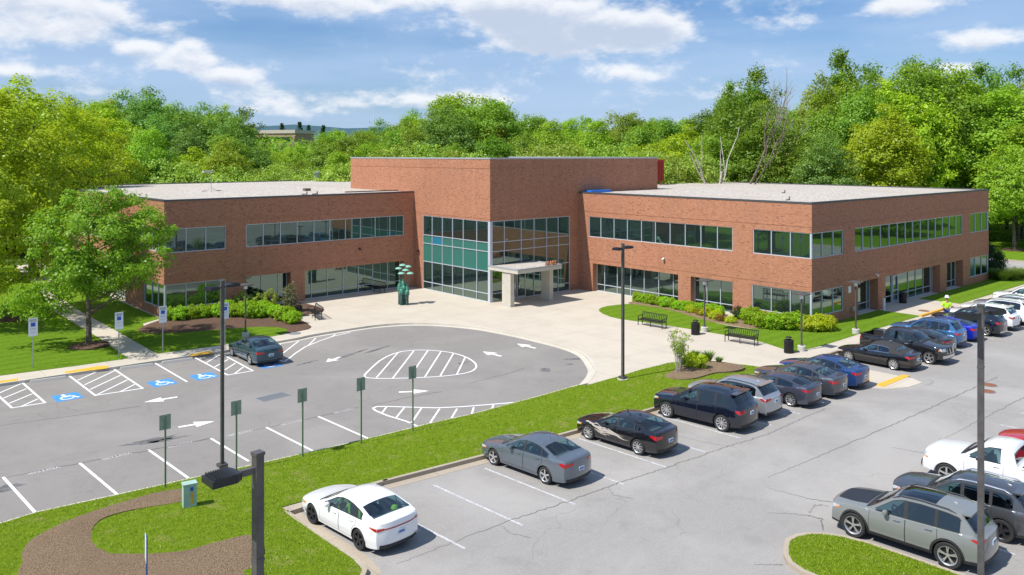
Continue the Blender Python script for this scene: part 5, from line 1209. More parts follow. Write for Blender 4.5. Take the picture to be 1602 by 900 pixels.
    if c.trim:   # dark wheel-arch lips
        for a in (c.fa, c.ra):
            for sg in (-1, 1):
                mb = MB()
                def fn(t, q, a=a, sg=sg):
                    rr = c.Ra+q; s = a-rr*math.cos(t); z = c.wr+rr*math.sin(t); p = c.P(s, max(z, c.low), sg, .012); return p
                grid(mb, fn, L_(0, math.pi, 15), (-.004, .065)); mb.build('arch_trim', trim, root)
    for a in (c.fa, c.ra):
        for sg in (-1, 1): wheel(c, root, sg*(w_-.125), a, sg, wheels)
    # side glass
    for sg in (-1, 1):
        zlo_ = lambda s: c.B(s)+.035
        s0, s1 = c.win[0][0], c.win[-1][1]
        mb = MB(); ss = L_(s0-.03, s1+.03, 34)
        grid(mb, lambda s, t: c.P(s, c.B(s)+.012+t*.026, sg, .008), ss, (0, 1)); grid(mb, lambda s, t: c.P(s, max(c.B(s)+.02, c.zhi(s)-.006+t*.022), sg, .009), ss, (0, 1))
        mb.build('window_trim', M['chrome'] if chrome_line else M['plastic'], body, 40)
        for (a, b), (a2, b2) in zip(c.win[:-1], c.win[1:]):
            mb = MB(); grid(mb, lambda s, t: c.P(s, zlo_(s)+t*(c.zhi(s)-zlo_(s)), sg, .0075), L_(b-.01, a2+.01, 3), L_(0, 1, 4)); mb.build('door_pillar', M['plastic'], body, 40)
        for (a, b) in c.win:
            mb = MB(); ss = L_(a, b, 14)
            grid(mb, lambda s, t: c.P(s, zlo_(s)+t*max(.0, c.zhi(s)-zlo_(s)), sg, .004), ss, L_(0, 1, 4)); mb.build('side_window', M[tint if a > c.win[0][0] else 'carglass'], root, 40)
        # doors over a dark shut line
        for di, (a, b) in enumerate(c.door):
            def zlo(s): return max(c.low+.10, c.low_at(s)+.07 if min(abs(s-c.fa), abs(s-c.ra)) < c.Ra else c.low+.10)
            mb = MB(); grid(mb, lambda s, t: c.P(s, zlo(s)-.012+t*(c.B(s)-.004-zlo(s)), sg, .0025), L_(a-.013, b+.013, 20), L_(0, 1, 9)); seam = mb.build('door_seam', M['plastic'], body, 40)
            mb = MB(); grid(mb, lambda s, t: c.P(s, zlo(s)+t*(c.B(s)-.012-zlo(s)), sg, .0055), L_(a, b, 20), L_(0, 1, 9)); dr = mb.build('door', paint, root, 40)
            hs = b-.24; hz = c.B(hs)-.10; mb = MB()
            p0 = c.P(hs-.10, hz, sg, .035); p1 = c.P(hs+.10, hz+.005, sg, .035); mb.tube([c.P(hs-.10, hz, sg, .0), p0, p1, c.P(hs+.10, hz+.005, sg, .0)], .014, 6)
            mb.build('handle', paint if handles == 'paint' else M[handles], dr, 40)
    # windscreen and rear window
    mb = MB(); a, b = c.ws; grid(mb, lambda s, t: c.PT(s, t*(c.ye(s)-.07), .006), L_(a, b, 12), L_(-1, 1, 11)); mb.build('windshield', M['carglass'], root, 40)
    mb = MB(); grid(mb, lambda s, t: c.PT(s, t*(c.ye(s)-.02), .004), L_(a-.16, a+.01, 5), L_(-1, 1, 11)); mb.build('cowl', M['plastic'], root, 40)
    mb = MB(); a, b = c.rw; grid(mb, lambda s, t: c.PT(s, t*(c.ye(s)-.075), .006), L_(a, b, 12), L_(-1, 1, 11)); mb.build('rear_window', M[tint], root, 40)
    if sunroof:
        mb = MB(); grid(mb, lambda s, t: c.PT(s, t*(c.ye(s)-.2), .005), L_(sunroof[0], sunroof[1], 8), L_(-1, 1, 7)); mb.build('sunroof', M['carglass_tint'], root, 40)
    # lamps, grille, plate, bumper trim
    def lamp(nm, m, rear, z0, z1, xin, sl, zs=None, lab=None):
        for sg in (-1, 1):
            mb = MB()
            def fc(u, v):
                za = z0+(z1-z0)*.42*(1-u)*(1 if rear else -.0); z = za+(z1-za)*v; xo = c.side(c.L if rear else 0., z); return c.PE(sg*(xin+(xo-xin)*u), z, rear, .007)
            grid(mb, fc, L_(0, 1, 7), L_(0, 1, 4))
            def fs_(u, v):
                d = sl*u; s = (c.L-d) if rear else d; q0, q1 = z0, z1; q0 += (z1-z0)*.75*u**1.5; q1 -= .0*u; zz = q0+(q1-q0)*v; return c.P(s, min(zz, c.B(s)-.01), sg, .007)
            grid(mb, fs_, L_(0, 1, 7), L_(0, 1, 4)); mb.build(nm, M[m], root, 40)
    tz = c.tail; lamp('tail_light', 'tail', True, tz[0], tz[1], tz[2], tz[3])
    if len(tz) > 4:
        mb = MB(); grid(mb, lambda u, v: c.PE(u, tz[4]+(tz[5]-tz[4])*v, True, .006), L_(-tz[2], tz[2], 11), L_(0, 1, 3)); mb.build('light_bar', M[tz[6]], root, 40)
    hz = c.head; lamp('headlight', 'head', False, hz[0], hz[1], hz[2], hz[3], .05)
    for sg in (-1, 1):
        mb = MB(); s0 = hz[3]*.55; grid(mb, lambda s, z: c.P(s, min(z, c.B(s)-.02), sg, .010), L_(s0, s0+.16, 3), L_(hz[0]+.03, hz[0]+.085, 3)); mb.build('side_marker', M['amber'], root)
    mb = MB(); gz = c.grille; grid(mb, lambda u, v: c.PE(u, gz[0]+(gz[1]-gz[0])*v, False, .006), L_(-gz[2], gz[2], 9), L_(0, 1, 4)); grid(mb, lambda u, v: c.PE(u, c.low+.07+(.14)*v, False, .006), L_(-.6, .6, 9), L_(0, 1, 3)); mb.build('grille', M['plastic'], root, 40)
    mb = MB(); grid(mb, lambda u, v: c.PE(u*(c.side(c.L, c.low+.08)-.06), c.low+.065+(.10)*v, True, .008), L_(-1, 1, 11), L_(0, 1, 3)); mb.build('bumper_trim', M['plastic'] if not getattr(c, 'bump', None) else M[c.bump], root, 40)
    if plate:
        pz = c.plate; mb = MB(); p = c.PE(0, pz, True, .0); q = c.PE(0, pz+.15, True, 0.)
        yy = min(p[1], q[1]); mb.box(-.155, .155, yy-.022, yy, pz, pz+.155); mb.build('license_plate', M['plate'], root)
        mb = MB(); mb.box(-.11, .11, yy-.025, yy-.0225, pz+.045, pz+.10); mb.build('plate_characters', M['signblue'], root)
    for sg in (-1, 1):
        s = c.ws[0]+.50; z = c.B(s)+.075; xw = c.side(s, c.B(s)); mb = MB(); cx = sg*(xw+.10)
        mb.lathe([(.001, -.10), (.06, -.095), (.085, -.05), (.085, .05), (.06, .09), (.001, .10)], (cx, c.sm-s, z), 10, axis='X'); mb.bar((sg*(xw-.02), c.sm-s, z-.06), (cx, c.sm-s, z-.02), .05, .04)
        m_ = mb.build('mirror', paint if not getattr(c, 'mir', None) else M[c.mir], root, 50)
    if rails:
        for sg in (-1, 1):
            mb = MB(); a, b = rails[:2]; pts = []
            for s in L_(a, b, 9): p = c.PT(s, sg*(c.ye(s)-.06), .0); pts.append((p[0], p[1], p[2]+(.05 if a+.05 < s < b-.05 else -.01)))
            mb.tube(pts, .020, 6); mb.build('roof_rail', M[rails[2]], root, 50)
    if getattr(c, 'spoiler', None):
        s = c.spoiler; mb = MB(); p = c.PT(s, 0, .0); hw = c.ye(s)-.06; mb.prism([(-hw, p[1]+.05), (-hw+.05, p[1]-.20), (hw-.05, p[1]-.20), (hw, p[1]+.05)], p[2]-.035, p[2]+.012); mb.build('spoiler', paint, root)
    mb = MB(); s = c.fin; p = c.PT(s, 0., 0.); mb.add([(-.02, p[1]+.09, p[2]-.01), (.02, p[1]+.09, p[2]-.01), (.02, p[1]-.07, p[2]-.02), (-.02, p[1]-.07, p[2]-.02), (0, p[1]-.07, p[2]+.055), (0, p[1]-.02, p[2]+.045)], [(0, 1, 5), (1, 2, 4, 5), (2, 3, 4), (3, 0, 5, 4)]); mb.build('antenna_fin', paint, root)
    if c.bed:
        a, b = c.bed; mb = MB(); zr = c.T((a+b)/2)-.01; xw = c.ye((a+b)/2)-.05; fl = c.bedz
        ya, yb = c.sm-a, c.sm-b
        mb.add([(-xw, yb, fl), (xw, yb, fl), (xw, ya, fl), (-xw, ya, fl), (-xw, yb, zr), (xw, yb, zr), (xw, ya, zr), (-xw, ya, zr)], [(0, 1, 2, 3), (0, 4, 5, 1), (1, 5, 6, 2), (2, 6, 7, 3), (3, 7, 4, 0)])
        mb.build('cargo_bed', M[c.bedmat], root)
        mb = MB()
        for sg in (-1, 1): mb.box(min(sg*(xw-.02), sg*(xw+.10)), max(sg*(xw-.02), sg*(xw+.10)), yb, ya, zr-.01, zr+.022)
        mb.build('bed_rail', M[getattr(c, 'railmat', 'plastic')], root)
    return root
def sedan(L=4.68, W=1.82, H=1.42, deck=1.07, fast=0., **k):
    a = L/4.68; z = H/1.42
    top = [(0, .685), (.05, .715), (.2, .755), (.6, .83), (1.1, .91), (1.36, .965), (2.12, 1.345), (2.4, 1.405), (2.85, 1.42), (3.25, 1.385), (3.5+.1*fast, 1.32), (4.12+.18*fast, deck+.035), (4.3+.08*fast, deck+.012), (4.58, deck), (4.65, deck-.02), (4.68, deck-.06)]
    belt = [(0, .66), (.1, .69), (.5, .765), (1.3, .875), (2.4, .915), (3.6, .955), (4.2, deck-.055), (4.6, deck-.05), (4.68, deck-.12)]
    top = [(s*a, q*z) for s, q in top]; belt = [(s*a, q*z) for s, q in belt]
    d = dict(L=L, W=W, H=H, fa=.90*a, ra=3.61*a, top=top, belt=belt, win=[(1.62*a, 2.48*a), (2.56*a, 3.36*a), (3.41*a, 3.72*a)], door=[(1.42*a, 2.50*a), (2.53*a, 3.45*a)], ws=(1.42*a, 2.13*a), rw=(3.42*a+.1*fast*a, 4.07*a+.18*fast*a),
             tail=(.78*z, .93*z, .42, .34), head=(.56*z, .665*z, .45, .42), grille=(.40, .56, .42), plate=.60, fin=3.1*a)
    d.update(k); return Car(d)
def suv(L=4.75, W=1.9, H=1.72, rake=0., **k):
    a = L/4.75; z = H/1.72
    top = [(0, .93), (.04, .965), (.16, 1.01), (.7, 1.07), (1.2, 1.125), (1.40, 1.165), (2.02, 1.60), (2.3, 1.685), (2.9, 1.72), (3.8, 1.70), (4.15-.1*rake, 1.655), (4.55-.06*rake, 1.24), (4.64, 1.12), (4.72, 1.085), (4.75, 1.07)]
    belt = [(0, .90), (.1, .94), (.5, .985), (1.3, 1.05), (2.5, 1.075), (3.8, 1.12), (4.5, 1.14), (4.66, 1.06), (4.75, 1.03)]
    top = [(s*a, q*z) for s, q in top]; belt = [(s*a, q*z) for s, q in belt]
    d = dict(L=L, W=W, H=H, fa=.90*a, ra=3.75*a, top=top, belt=belt, tum=.27, zm=.68, low=.26, wr=.365, cf=.24, cr=.16, win=[(1.62*a, 2.46*a), (2.56*a, 3.36*a), (3.44*a, 4.08*a)], door=[(1.42*a, 2.50*a), (2.53*a, 3.44*a)], ws=(1.45*a, 2.06*a), rw=(4.16*a-.09*rake*a, 4.54*a-.04*rake*a),
             tail=(.88*z, 1.04*z, .50, .30), head=(.78*z, .90*z, .50, .36), grille=(.62, .88, .45), plate=.80, fin=3.75*a, spoiler=4.12*a-.1*rake*a, trim='plastic')
    d.update(k); return Car(d)
PA = {}
for nm, cc, mt, ro in (('white', (.80, .80, .80), 0, .25), ('steel', (.16, .19, .22), .55, .3), ('jet', (.008, .008, .010), 0, .12), ('navy', (.006, .009, .020), .1, .12), ('silver', (.42, .44, .46), .6, .3), ('slate', (.075, .082, .115), .6, .3), ('gunmetal', (.10, .108, .125), .6, .3),
                       ('blue', (.022, .065, .20), .35, .2), ('skyblue', (.055, .17, .36), .4, .22), ('royal', (.010, .025, .42), .35, .2), ('cement', (.21, .22, .212), .1, .3), ('granite', (.10, .104, .112), .6, .3), ('red', (.50, .012, .015), .1, .2), ('tealgrey', (.028, .075, .105), .4, .22), ('black2', (.014, .014, .017), .1, .15)):
    PA[nm] = carpaint('paint_'+nm, cc, mt, ro)
W10 = (10, .028, .0, 'rim_silver'); W5 = (5, .06, .0, 'rim_silver'); W5D = (5, .07, .0, 'rim_dark'); W5T = (5, .030, .22, 'rim_silver'); W7 = (7, .03, .18, 'rim_silver'); W9 = (9, .034, .0, 'rim_silver'); W12 = (10, .024, .14, 'rim_silver')
def put(c, paint, label, fx, fy, rz, name, cat, wheels, **k):
    """fx, fy: where the left front tyre touches the ground, nose toward +Y after the turn rz"""
    r = R(rz); dx, dy = c.W/2-.03, -(c.sm-c.fa)
    x = fx+dx*math.cos(r)-dy*math.sin(r); y = fy+dx*math.sin(r)+dy*math.cos(r)
    return build_car(c, paint, label, x, y, r, name, cat, wheels, **k)
cw = put(sedan(4.68, 1.83, 1.42, 1.10, 1., tail=(.80, .90, .60, .44, .84, .88, 'tail'), cr=.26), PA['white'], 'white sedan with black rims parked nose to the kerb, nearest car of the photo', -41.84, -4.52, 4.4, 'parked_car', 'car', W5D, lime=True)
put(sedan(4.82, 1.79, 1.47, 1.06, .2), PA['steel'], 'steel grey sedan with silver rims, alone between empty stalls beside the median', -33.76, -4.56, 4.6, 'parked_car', 'car', W5)
cv = sedan(4.63, 1.80, 1.42, 1.09, 1.1, tail=(.78, .94, .50, .40)); cvo = put(cv, PA['jet'], 'black sedan with silver flame graphics along its side', -28.68, -5.04, 4.0, 'parked_car', 'car', W10)
fl = MB()
def streak(s0, s1, za, zb_, th, ph):
    grid(fl, lambda s, t: cv.P(s, (lambda u: za+(zb_-za)*u+.035*math.sin(u*9+ph)+(t-.5)*th*(math.sin(math.pi*min(1, u*1.05+.02))**.6)*(1+.3*math.sin(u*23+ph)))((s-s0)/(s1-s0)), -1, .0105), L_(s0, s1, 44), (0, 1))
for q in ((.72, 2.05, .80, .66, .07, 0), (.95, 2.6, .74, .60, .06, 1.2), (1.15, 2.9, .68, .56, .05, 2.2), (1.3, 3.15, .60, .50, .07, 3.1), (1.30, 2.2, .52, .44, .04, .6), (1.25, 3.0, .78, .60, .03, 4.), (2.1, 3.2, .60, .47, .03, 5.), (1.28, 2.0, .60, .38, .035, 2.), (1.0, 1.75, .84, .76, .035, 3.)): streak(*q)
fl.build('flame_graphic', mat('silver_vinyl', (.44, .39, .34), .4), cvo)
put(suv(4.86, 1.98, 1.77, 0., trim=None, wr=.385, tum=.24, low=.27, rw=(4.28, 4.62)), PA['navy'], 'glossy navy blue luxury SUV with bright multi spoke rims, parked right after the flame car', -23.66, -5.44, 5.6, 'parked_suv', 'SUV', W12, tint='carglass_tint', sunroof=(2.6, 3.9))
put(suv(4.60, 1.85, 1.66, .6, wr=.35, tail=(.92, 1.06, .40, .34)), PA['silver'], 'silver compact SUV with red L shaped tail lights beside the navy SUV', -20.95, -5.35, 3.0, 'parked_suv', 'SUV', W5, rails=(2.3, 4.0, 'plastic'))
put(sedan(4.50, 1.80, 1.39, 1.12, 1.4, win=[(1.55, 2.60), (2.72, 3.55)], door=[(1.38, 2.72)], tail=(.84, .95, .55, .42, .92, .96, 'tail'), fin=3.2), PA['slate'], 'slate purple grey two door coupe between the silver SUV and a grey sedan', -17.75, -5.85, 3.0, 'parked_car', 'car', W10)
put(sedan(4.85, 1.85, 1.46, 1.08, .3), PA['gunmetal'], 'gunmetal grey sedan with a brown reflected roof, third from the kerb ramp', -15.25, -5.65, 3.0, 'parked_car', 'car', W5, pale=True)
put(sedan(4.81, 1.82, 1.46, 1.08, .2), PA['blue'], 'dark blue sedan parked next to the kerb ramp pad', -12.72, -5.65, 2.0, 'parked_car', 'car', W10, pale=True)
au = sedan(4.68, 1.85, 1.38, 1.02, .2, win=[(1.62, 2.62), (2.68, 3.30)], door=[(1.42, 2.80)], roof=(2.08, 4.1), roofmat='canvas', rw=(3.62, 3.86), wr=.34)
put(au, PA['jet'], 'black convertible with a closed canvas top beside the kerb ramp', -6.72, -6.05, 0., 'parked_car', 'car', W12, chrome_line=True)
# pickups
fr_top = [(0, 1.02), (.05, 1.05), (.2, 1.08), (.9, 1.15), (1.3, 1.20), (1.42, 1.24), (1.95, 1.66), (2.2, 1.76), (2.9, 1.79), (3.45, 1.77), (3.58, 1.72), (3.68, 1.22), (3.78, 1.19), (5.15, 1.19), (5.22, 1.15)]
fr_belt = [(0, .98), (.1, 1.02), (.5, 1.07), (1.3, 1.12), (3.6, 1.14), (3.8, 1.17), (5.15, 1.17), (5.22, 1.12)]
frn = Car(dict(L=5.22, W=1.85, H=1.79, fa=.90, ra=4.10, wr=.38, low=.34, zm=.8, tum=.24, cf=.16, cr=.05, top=fr_top, belt=fr_belt, win=[(1.62, 2.42), (2.50, 3.30)], door=[(1.42, 2.46), (2.49, 3.40)], ws=(1.47, 2.0), rw=(3.60, 3.66), tail=(.80, 1.12, .80, .10), head=(.84, 1.02, .50, .22), grille=(.72, 1.0, .40), plate=.62, fin=3.0, trim=None, bed=(3.85, 5.1), bedz=.72, bedmat='plastic', bump='chrome'))
frx = build_car(frn, PA['black2'], 'black crew cab pickup backed into its stall, nose pointing at the lot', -2.87, -7.98, math.pi, 'pickup_truck', 'pickup truck', W5, handles='chrome', plate=False)
mb = MB()
grid(mb, lambda u, v: frn.PE(u, .46+(.16)*v, False, .03), L_(-.86, .86, 11), L_(0, 1, 3)); grid(mb, lambda u, v: frn.PE(u, .66+(.3)*v, False, .012), L_(-.05, .05, 3), L_(0, 1, 3)); grid(mb, lambda u, v: frn.PE(u*.4, .70+(.28)*v, False, .010), (-1, -.85), L_(0, 1, 3)); grid(mb, lambda u, v: frn.PE(u*.4, .70+(.28)*v, False, .010), (.85, 1.), L_(0, 1, 3)); mb.build('front_bumper', M['chrome'], frx, 40)
put(sedan(4.88, 1.86, 1.45, 1.07, .4), PA['black2'], 'black sedan mostly hidden behind the black pickup', -1.30, -5.8, 1., 'parked_car', 'car', W5)
put(suv(4.63, 1.80, 1.70, .3, wr=.35), PA['skyblue'], 'light blue SUV behind the black pickup', 1.40, -5.65, 1.5, 'parked_suv', 'SUV', W5, rails=(2.2, 3.9, 'plastic'))
put(sedan(4.65, 1.80, 1.44, 1.09, .8), PA['royal'], 'vivid royal blue sedan behind the right light pole', 4.1, -5.65, 1.5, 'parked_car', 'car', W10)
put(suv(4.78, 1.89, 1.74, -.4, wr=.38, bump='chrome'), PA['navy'], 'dark navy boxy SUV next to the royal blue sedan', 7.05, -6.1, 1.5, 'parked_suv', 'SUV', W5, rails=(2.2, 4.0, 'plastic'))
put(suv(4.80, 1.90, 1.72, .0), PA['white'], 'white SUV next to the dark navy SUV', 9.9, -6.0, 1., 'parked_suv', 'SUV', W5)
put(suv(5.0, 2.0, 1.78, .2, wr=.39), PA['white'], 'large white SUV with dark wheels at the right frame edge', 12.6, -6.1, 1., 'parked_suv', 'SUV', W5D, tint='carglass_tint', rails=(2.3, 4.3, 'plastic'))
put(suv(4.7, 1.88, 1.70, .3), PA['silver'], 'silver SUV roof showing beyond the large white SUV', 15.4, -6.0, 1., 'parked_suv', 'SUV', W5, rails=(2.3, 4.0, 'chrome'))
put(sedan(4.7, 1.84, 1.45, 1.08, .3), PA['jet'], 'dark car far down the row at the right edge', 18.2, -6.0, 1., 'parked_car', 'car', W5)
put(suv(4.8, 1.9, 1.72, .3), PA['white'], 'white vehicle farthest down the parking row', 20.9, -5.6, 1., 'parked_suv', 'SUV', W5)
# near right row
jg = suv(4.83, 1.94, 1.76, .1, wr=.40, low=.30, fin=3.75, tail=(.98, 1.10, .52, .32), spoiler=4.2)
jr = put(jg, PA['cement'], 'cement grey SUV with dark glass roof panel, nearest of the right row', -28.98, -17.25, 2.6, 'parked_suv', 'SUV', W5T, tint='carglass_tint', rails=(2.1, 4.0, 'plastic'), sunroof=(2.2, 3.35), handles='chrome')
mb = MB(); grid(mb, lambda s, t: jg.PT(s, t*(.50+.14*min(1, (s-.2)/.6)), .006), L_(.2, 1.28, 9), L_(-1, 1, 7)); mb.build('hood_decal', mat('matte_black', (.02, .022, .028), .45), jr, 40)
put(suv(4.62, 1.86, 1.67, .5, wr=.37, low=.28), PA['granite'], 'granite grey SUV with pale roof rails between the cement grey SUV and the white pickup', -25.85, -17.85, 2.6, 'parked_suv', 'SUV', W5D, tint='carglass_tint', rails=(2.1, 3.9, 'chrome'))
sv_top = [(0, 1.14), (.05, 1.17), (.25, 1.21), (.9, 1.27), (1.4, 1.31), (1.55, 1.35), (2.1, 1.76), (2.35, 1.86), (2.8, 1.90), (3.10, 1.88), (3.22, 1.82), (3.34, 1.34), (3.42, 1.28), (5.3, 1.28), (5.38, 1.22)]
sv_belt = [(0, 1.11), (.1, 1.13), (.6, 1.19), (1.4, 1.23), (3.3, 1.25), (3.5, 1.26), (5.3, 1.26), (5.38, 1.19)]
sv = Car(dict(L=5.38, W=2.03, H=1.90, fa=1.0, ra=4.15, wr=.40, low=.40, zm=.88, tum=.22, cf=.14, cr=.04, top=sv_top, belt=sv_belt, win=[(1.80, 2.82)], door=[(1.62, 2.92)], ws=(1.62, 2.16), rw=(3.235, 3.325), tail=(.85, 1.2, .92, .10), head=(.84, 1.14, .62, .16), grille=(.80, 1.08, .55), plate=.62, fin=2.6, trim=None, bed=(3.48, 5.28), bedz=.85, bedmat='greyplastic', railmat='white', bump='chrome', mir='chrome'))
svx = put(sv, PA['white'], 'white single cab pickup behind the granite grey SUV', -22.10, -17.55, 2.6, 'pickup_truck', 'pickup truck', W5, tint='carglass_tint')
mb = MB(); grid(mb, lambda u, v: sv.PE(u, .44+(.22)*v, False, .05), L_(-.98, .98, 11), L_(0, 1, 3)); mb.build('front_bumper', M['plastic'], svx, 40)
put(sedan(4.55, 1.8, 1.44, 1.07, .5), PA['red'], 'bright red car at the right edge behind the white pickup', -17.0, -18.4, 2.6, 'parked_car', 'car', W10)
# the one at the accessible stalls, and the car on the driveway
put(sedan(4.81, 1.82, 1.45, 1.05, .1, tail=(.76, .90, .42, .16)), PA['tealgrey'], 'dark teal grey sedan parked at the blue accessible stall of the loop', -34.30, 20.05, -1.5, 'parked_car', 'car', W5)
put(sedan(4.7, 1.83, 1.44, 1.08, .4), PA['white'], 'white car standing on the driveway past the right wing', 44.6, 6.5, 0, 'parked_car', 'car', W5)

# ------------------------------------------------------------------ lamps, signs, benches and small things
def pole_light(x, y, h, w_, label, heads, z0=0., base=.0, arm=.45, rot=0., hs=1.):
    r = empty('light_pole', (x, y, z0), rot, label, 'light pole'); mb = MB()
    mb.box(-w_/2, w_/2, -w_/2, w_/2, base, h); mb.box(-w_/2-.012, w_/2+.012, -w_/2-.012, w_/2+.012, h, h+.05); mb.box(-w_/2-.008, w_/2+.008, -w_/2-.008, w_/2+.008, h-.62*hs-1.1, h-.62*hs-1.05); mb.build('pole', M['pole'], r)
    mb = MB(); mb.box(-w_-.05, w_+.05, -w_-.05, w_+.05, base, base+.12); mb.build('base_cover', M['pole'], r)
    if base > 0: mb = MB(); mb.lathe([(.30, -.2), (.30, base)], (0, 0, 0), 18, cap=True); mb.build('concrete_base', M['conc_plain'], r)
    for a in heads:
        c, s = math.cos(R(a)), math.sin(R(a)); d = Vector((c, s, 0)); n = Vector((-s, c, 0)); p = Vector((0, 0, h-.22))
        mb = MB(); mb.bar(p+d*w_*.5, p+d*arm, .09*hs, .11*hs); ar = mb.build('arm', M['pole'], r)
        mb = MB(); q = p+d*(arm-.03); L = .56*hs; hw = .23*hs
        pts = [(0, hw*.55, .02), (0, -hw*.55, .02), (.12*hs, -hw, .04), (L, -hw, .03), (L, hw, .03), (.12*hs, hw, .04)]
        top = [q+d*a_+n*b_+Vector((0, 0, .10*hs if 0 < i < 9 and a_ > 0 and a_ < L else .06*hs)) for i, (a_, b_, c_) in enumerate(pts)]
        bot = [q+d*a_+n*b_*1.06+Vector((0, 0, -.05*hs)) for a_, b_, c_ in pts]
        mb.add(top+bot, [(0, 1, 2, 5), (2, 3, 4, 5), *[(i, (i+1) % 6, (i+1) % 6+6, i+6) for i in range(6)], (11, 10, 9, 8, 7, 6)])
        for k in range(9):
            f = .16*hs+k*(L-.22*hs)/8; mb.bar(q+d*f-n*hw*.95+Vector((0, 0, .085*hs)), q+d*f+n*hw*.95+Vector((0, 0, .085*hs)), .012*hs, .035*hs)
        mb.build('lamp_head', M['black'], r)
    return r
def atd(px, d): return at(px, d)
x_, y_ = at(403.5, 12.9); pole_light(x_, y_, 7.78, .135, 'nearest light pole at the bottom, cut by the frame, with one square lamp head', [173], 0, .6, .34, R(8), .88)
pole_light((-42.26,2.06)[0], (-42.26,2.06)[1], 7.35, .12, 'tall dark light pole behind the green utility box at the loop edge', [203, 23], .05, 0, .3, R(0), .9)
pole_light((-20.68,-0.14)[0], (-20.68,-0.14)[1], 7.45, .13, 'tall light pole on the median where the plaza begins, in front of the right wing', [189, 9], .05, .08, .3, 0, .9)
x_, y_ = at(1534.5, 22.7); pole_light(x_, y_, 8.30, .15, 'tall light pole at the right edge among the parked cars', [161, -19], 0, .6, .4, R(10), .95)
def bollard_lamp(px, label, h=3.6):
    r = empty('walkway_lamp', (px[0], px[1], 0), 0, label, 'lamp post'); mb = MB(); mb.lathe([(.25, -.1), (.25, .32), (.22, .34)], (0, 0, 0), 18, cap=True); mb.build('concrete_base', M['conc_plain'], r, 40)
    mb = MB(); mb.tube([(0, 0, .34), (0, 0, h-.3)], .055, 10); mb.tube([(0, 0, .34), (0, 0, .44)], [.12, .07], 10); mb.build('pole', M['pole'], r, 40)
    mb = MB(); mb.lathe([(.10, h-.3), (.12, h-.28), (.12, h-.05), (.10, h-.03)], (0, 0, 0), 14, cap=True); mb.build('lens', M['signwhite'], r, 40)
    mb = MB(); mb.box(-.42, .42, -.42, .42, h-.03, h+.02); mb.lathe([(.001, h+.07), (.2, h+.05), (.3, h+.02)], (0, 0, 0), 14); mb.build('cap', M['pole'], r); return r
bollard_lamp((-6.76,4.39), 'short walkway lamp beside the first litter bin, in front of the right wing'); bollard_lamp((-6.90,-3.07), 'short walkway lamp by the second litter bin at the plaza lawn tip'); bollard_lamp((0.60,-2.95), 'short walkway lamp on the lawn in front of the side entrance'); bollard_lamp((-31.67,24.00), 'short walkway lamp behind the dark teal grey sedan by the left wing')
def post_sign(p, h, pw, ph, label, front, back, post, rz=0., sym=False, grp=None, z=0., name='parking_sign'):
    r = empty(name, (p[0], p[1], z), rz, label, 'sign', grp); mb = MB(); mb.box(-.03, .03, -.02, .02, -.1, h-.02); mb.build('post', M[post], r)
    mb = MB(); mb.box(-pw/2, pw/2, -.030, -.022, h-ph, h); pl = mb.build('panel', M[front], r)
    if sym:
        mb = MB(); mb.box(-.12, .12, -.035, -.031, h-.5, h-.27); mb.build('blue_symbol', M['signblue'], pl)
        mb = MB(); 
        for k, q in enumerate((.10, .17)): mb.box(-.15, .15, -.034, -.031, h-q-.03, h-q)
        for k, q in enumerate((.60, .67, .82)): mb.box(-.15, .15, -.034, -.031, h-q-.02, h-q)
        mb.build('lettering', M['signback'], pl)
        text_mesh('sign_words', 'RESERVED\nPARKING', .085, M['greenpost'], .001, pl, (0, -.036, h-.14), (R(90), 0, 0))
    return r
post_sign((-44.39, 24.26), 2.95, .48, 1.05, 'white accessible parking sign leftmost on the lawn edge', 'signwhite', 'signwhite', 'galv', 0., True)
post_sign((-39.86, 23.69), 2.8, .48, 1.05, 'white accessible parking sign in the middle, right of the near tree', 'signwhite', 'signwhite', 'galv', 0., True)
post_sign((-37.34, 23.43), 2.9, .48, 1.05, 'white accessible parking sign nearest the left wing shrubs', 'signwhite', 'signwhite', 'galv', 0., True)
post_sign((-33.7, 22.53), 2.8, .48, 1.05, 'white accessible parking sign edge hidden behind the loop light pole', 'signwhite', 'signwhite', 'galv', 0., True)
post_sign((-44.68, 1.42), 2.76, .42, .56, 'leftmost of the five signs seen from behind along the loop kerb, above the green box', 'signback', 'signback', 'greenpost', math.pi, False, None, 0.)
post_sign((-42.03, 1.23), 2.80, .42, .56, 'second sign from the left seen from behind, right of the dark pole', 'signback', 'signback', 'greenpost', math.pi, False, None, 0.)
post_sign((-39.37, 0.9), 2.85, .42, .56, 'middle sign seen from behind along the loop kerb', 'signback', 'signback', 'greenpost', math.pi, False, None, 0.)
post_sign((-36.74, 0.68), 2.87, .42, .56, 'fourth sign seen from behind, standing before the hatched wedge end', 'signback', 'signback', 'greenpost', math.pi, False, None, 0.)
post_sign((-34.19, 0.5), 2.97, .42, .56, 'rightmost sign seen from behind, between the oval and the wedge markings', 'signback', 'signback', 'greenpost', math.pi, False, None, 0.)

x_, y_ = at(229.5, 21.8); zt = 12.46-(838-241.5)*21.8/F_
r = empty('slim_sign', (x_, y_, .1), R(76), 'blue edged sign on a post seen edge on, in the mulch at the bottom', 'sign'); mb = MB(); mb.box(-.03, .03, -.02, .02, -.1, zt-.1); mb.build('post', M['signblue'], r); mb = MB(); mb.box(-.22, .22, .022, .030, zt-.75, zt-.1); mb.build('panel', M['signwhite'], r)
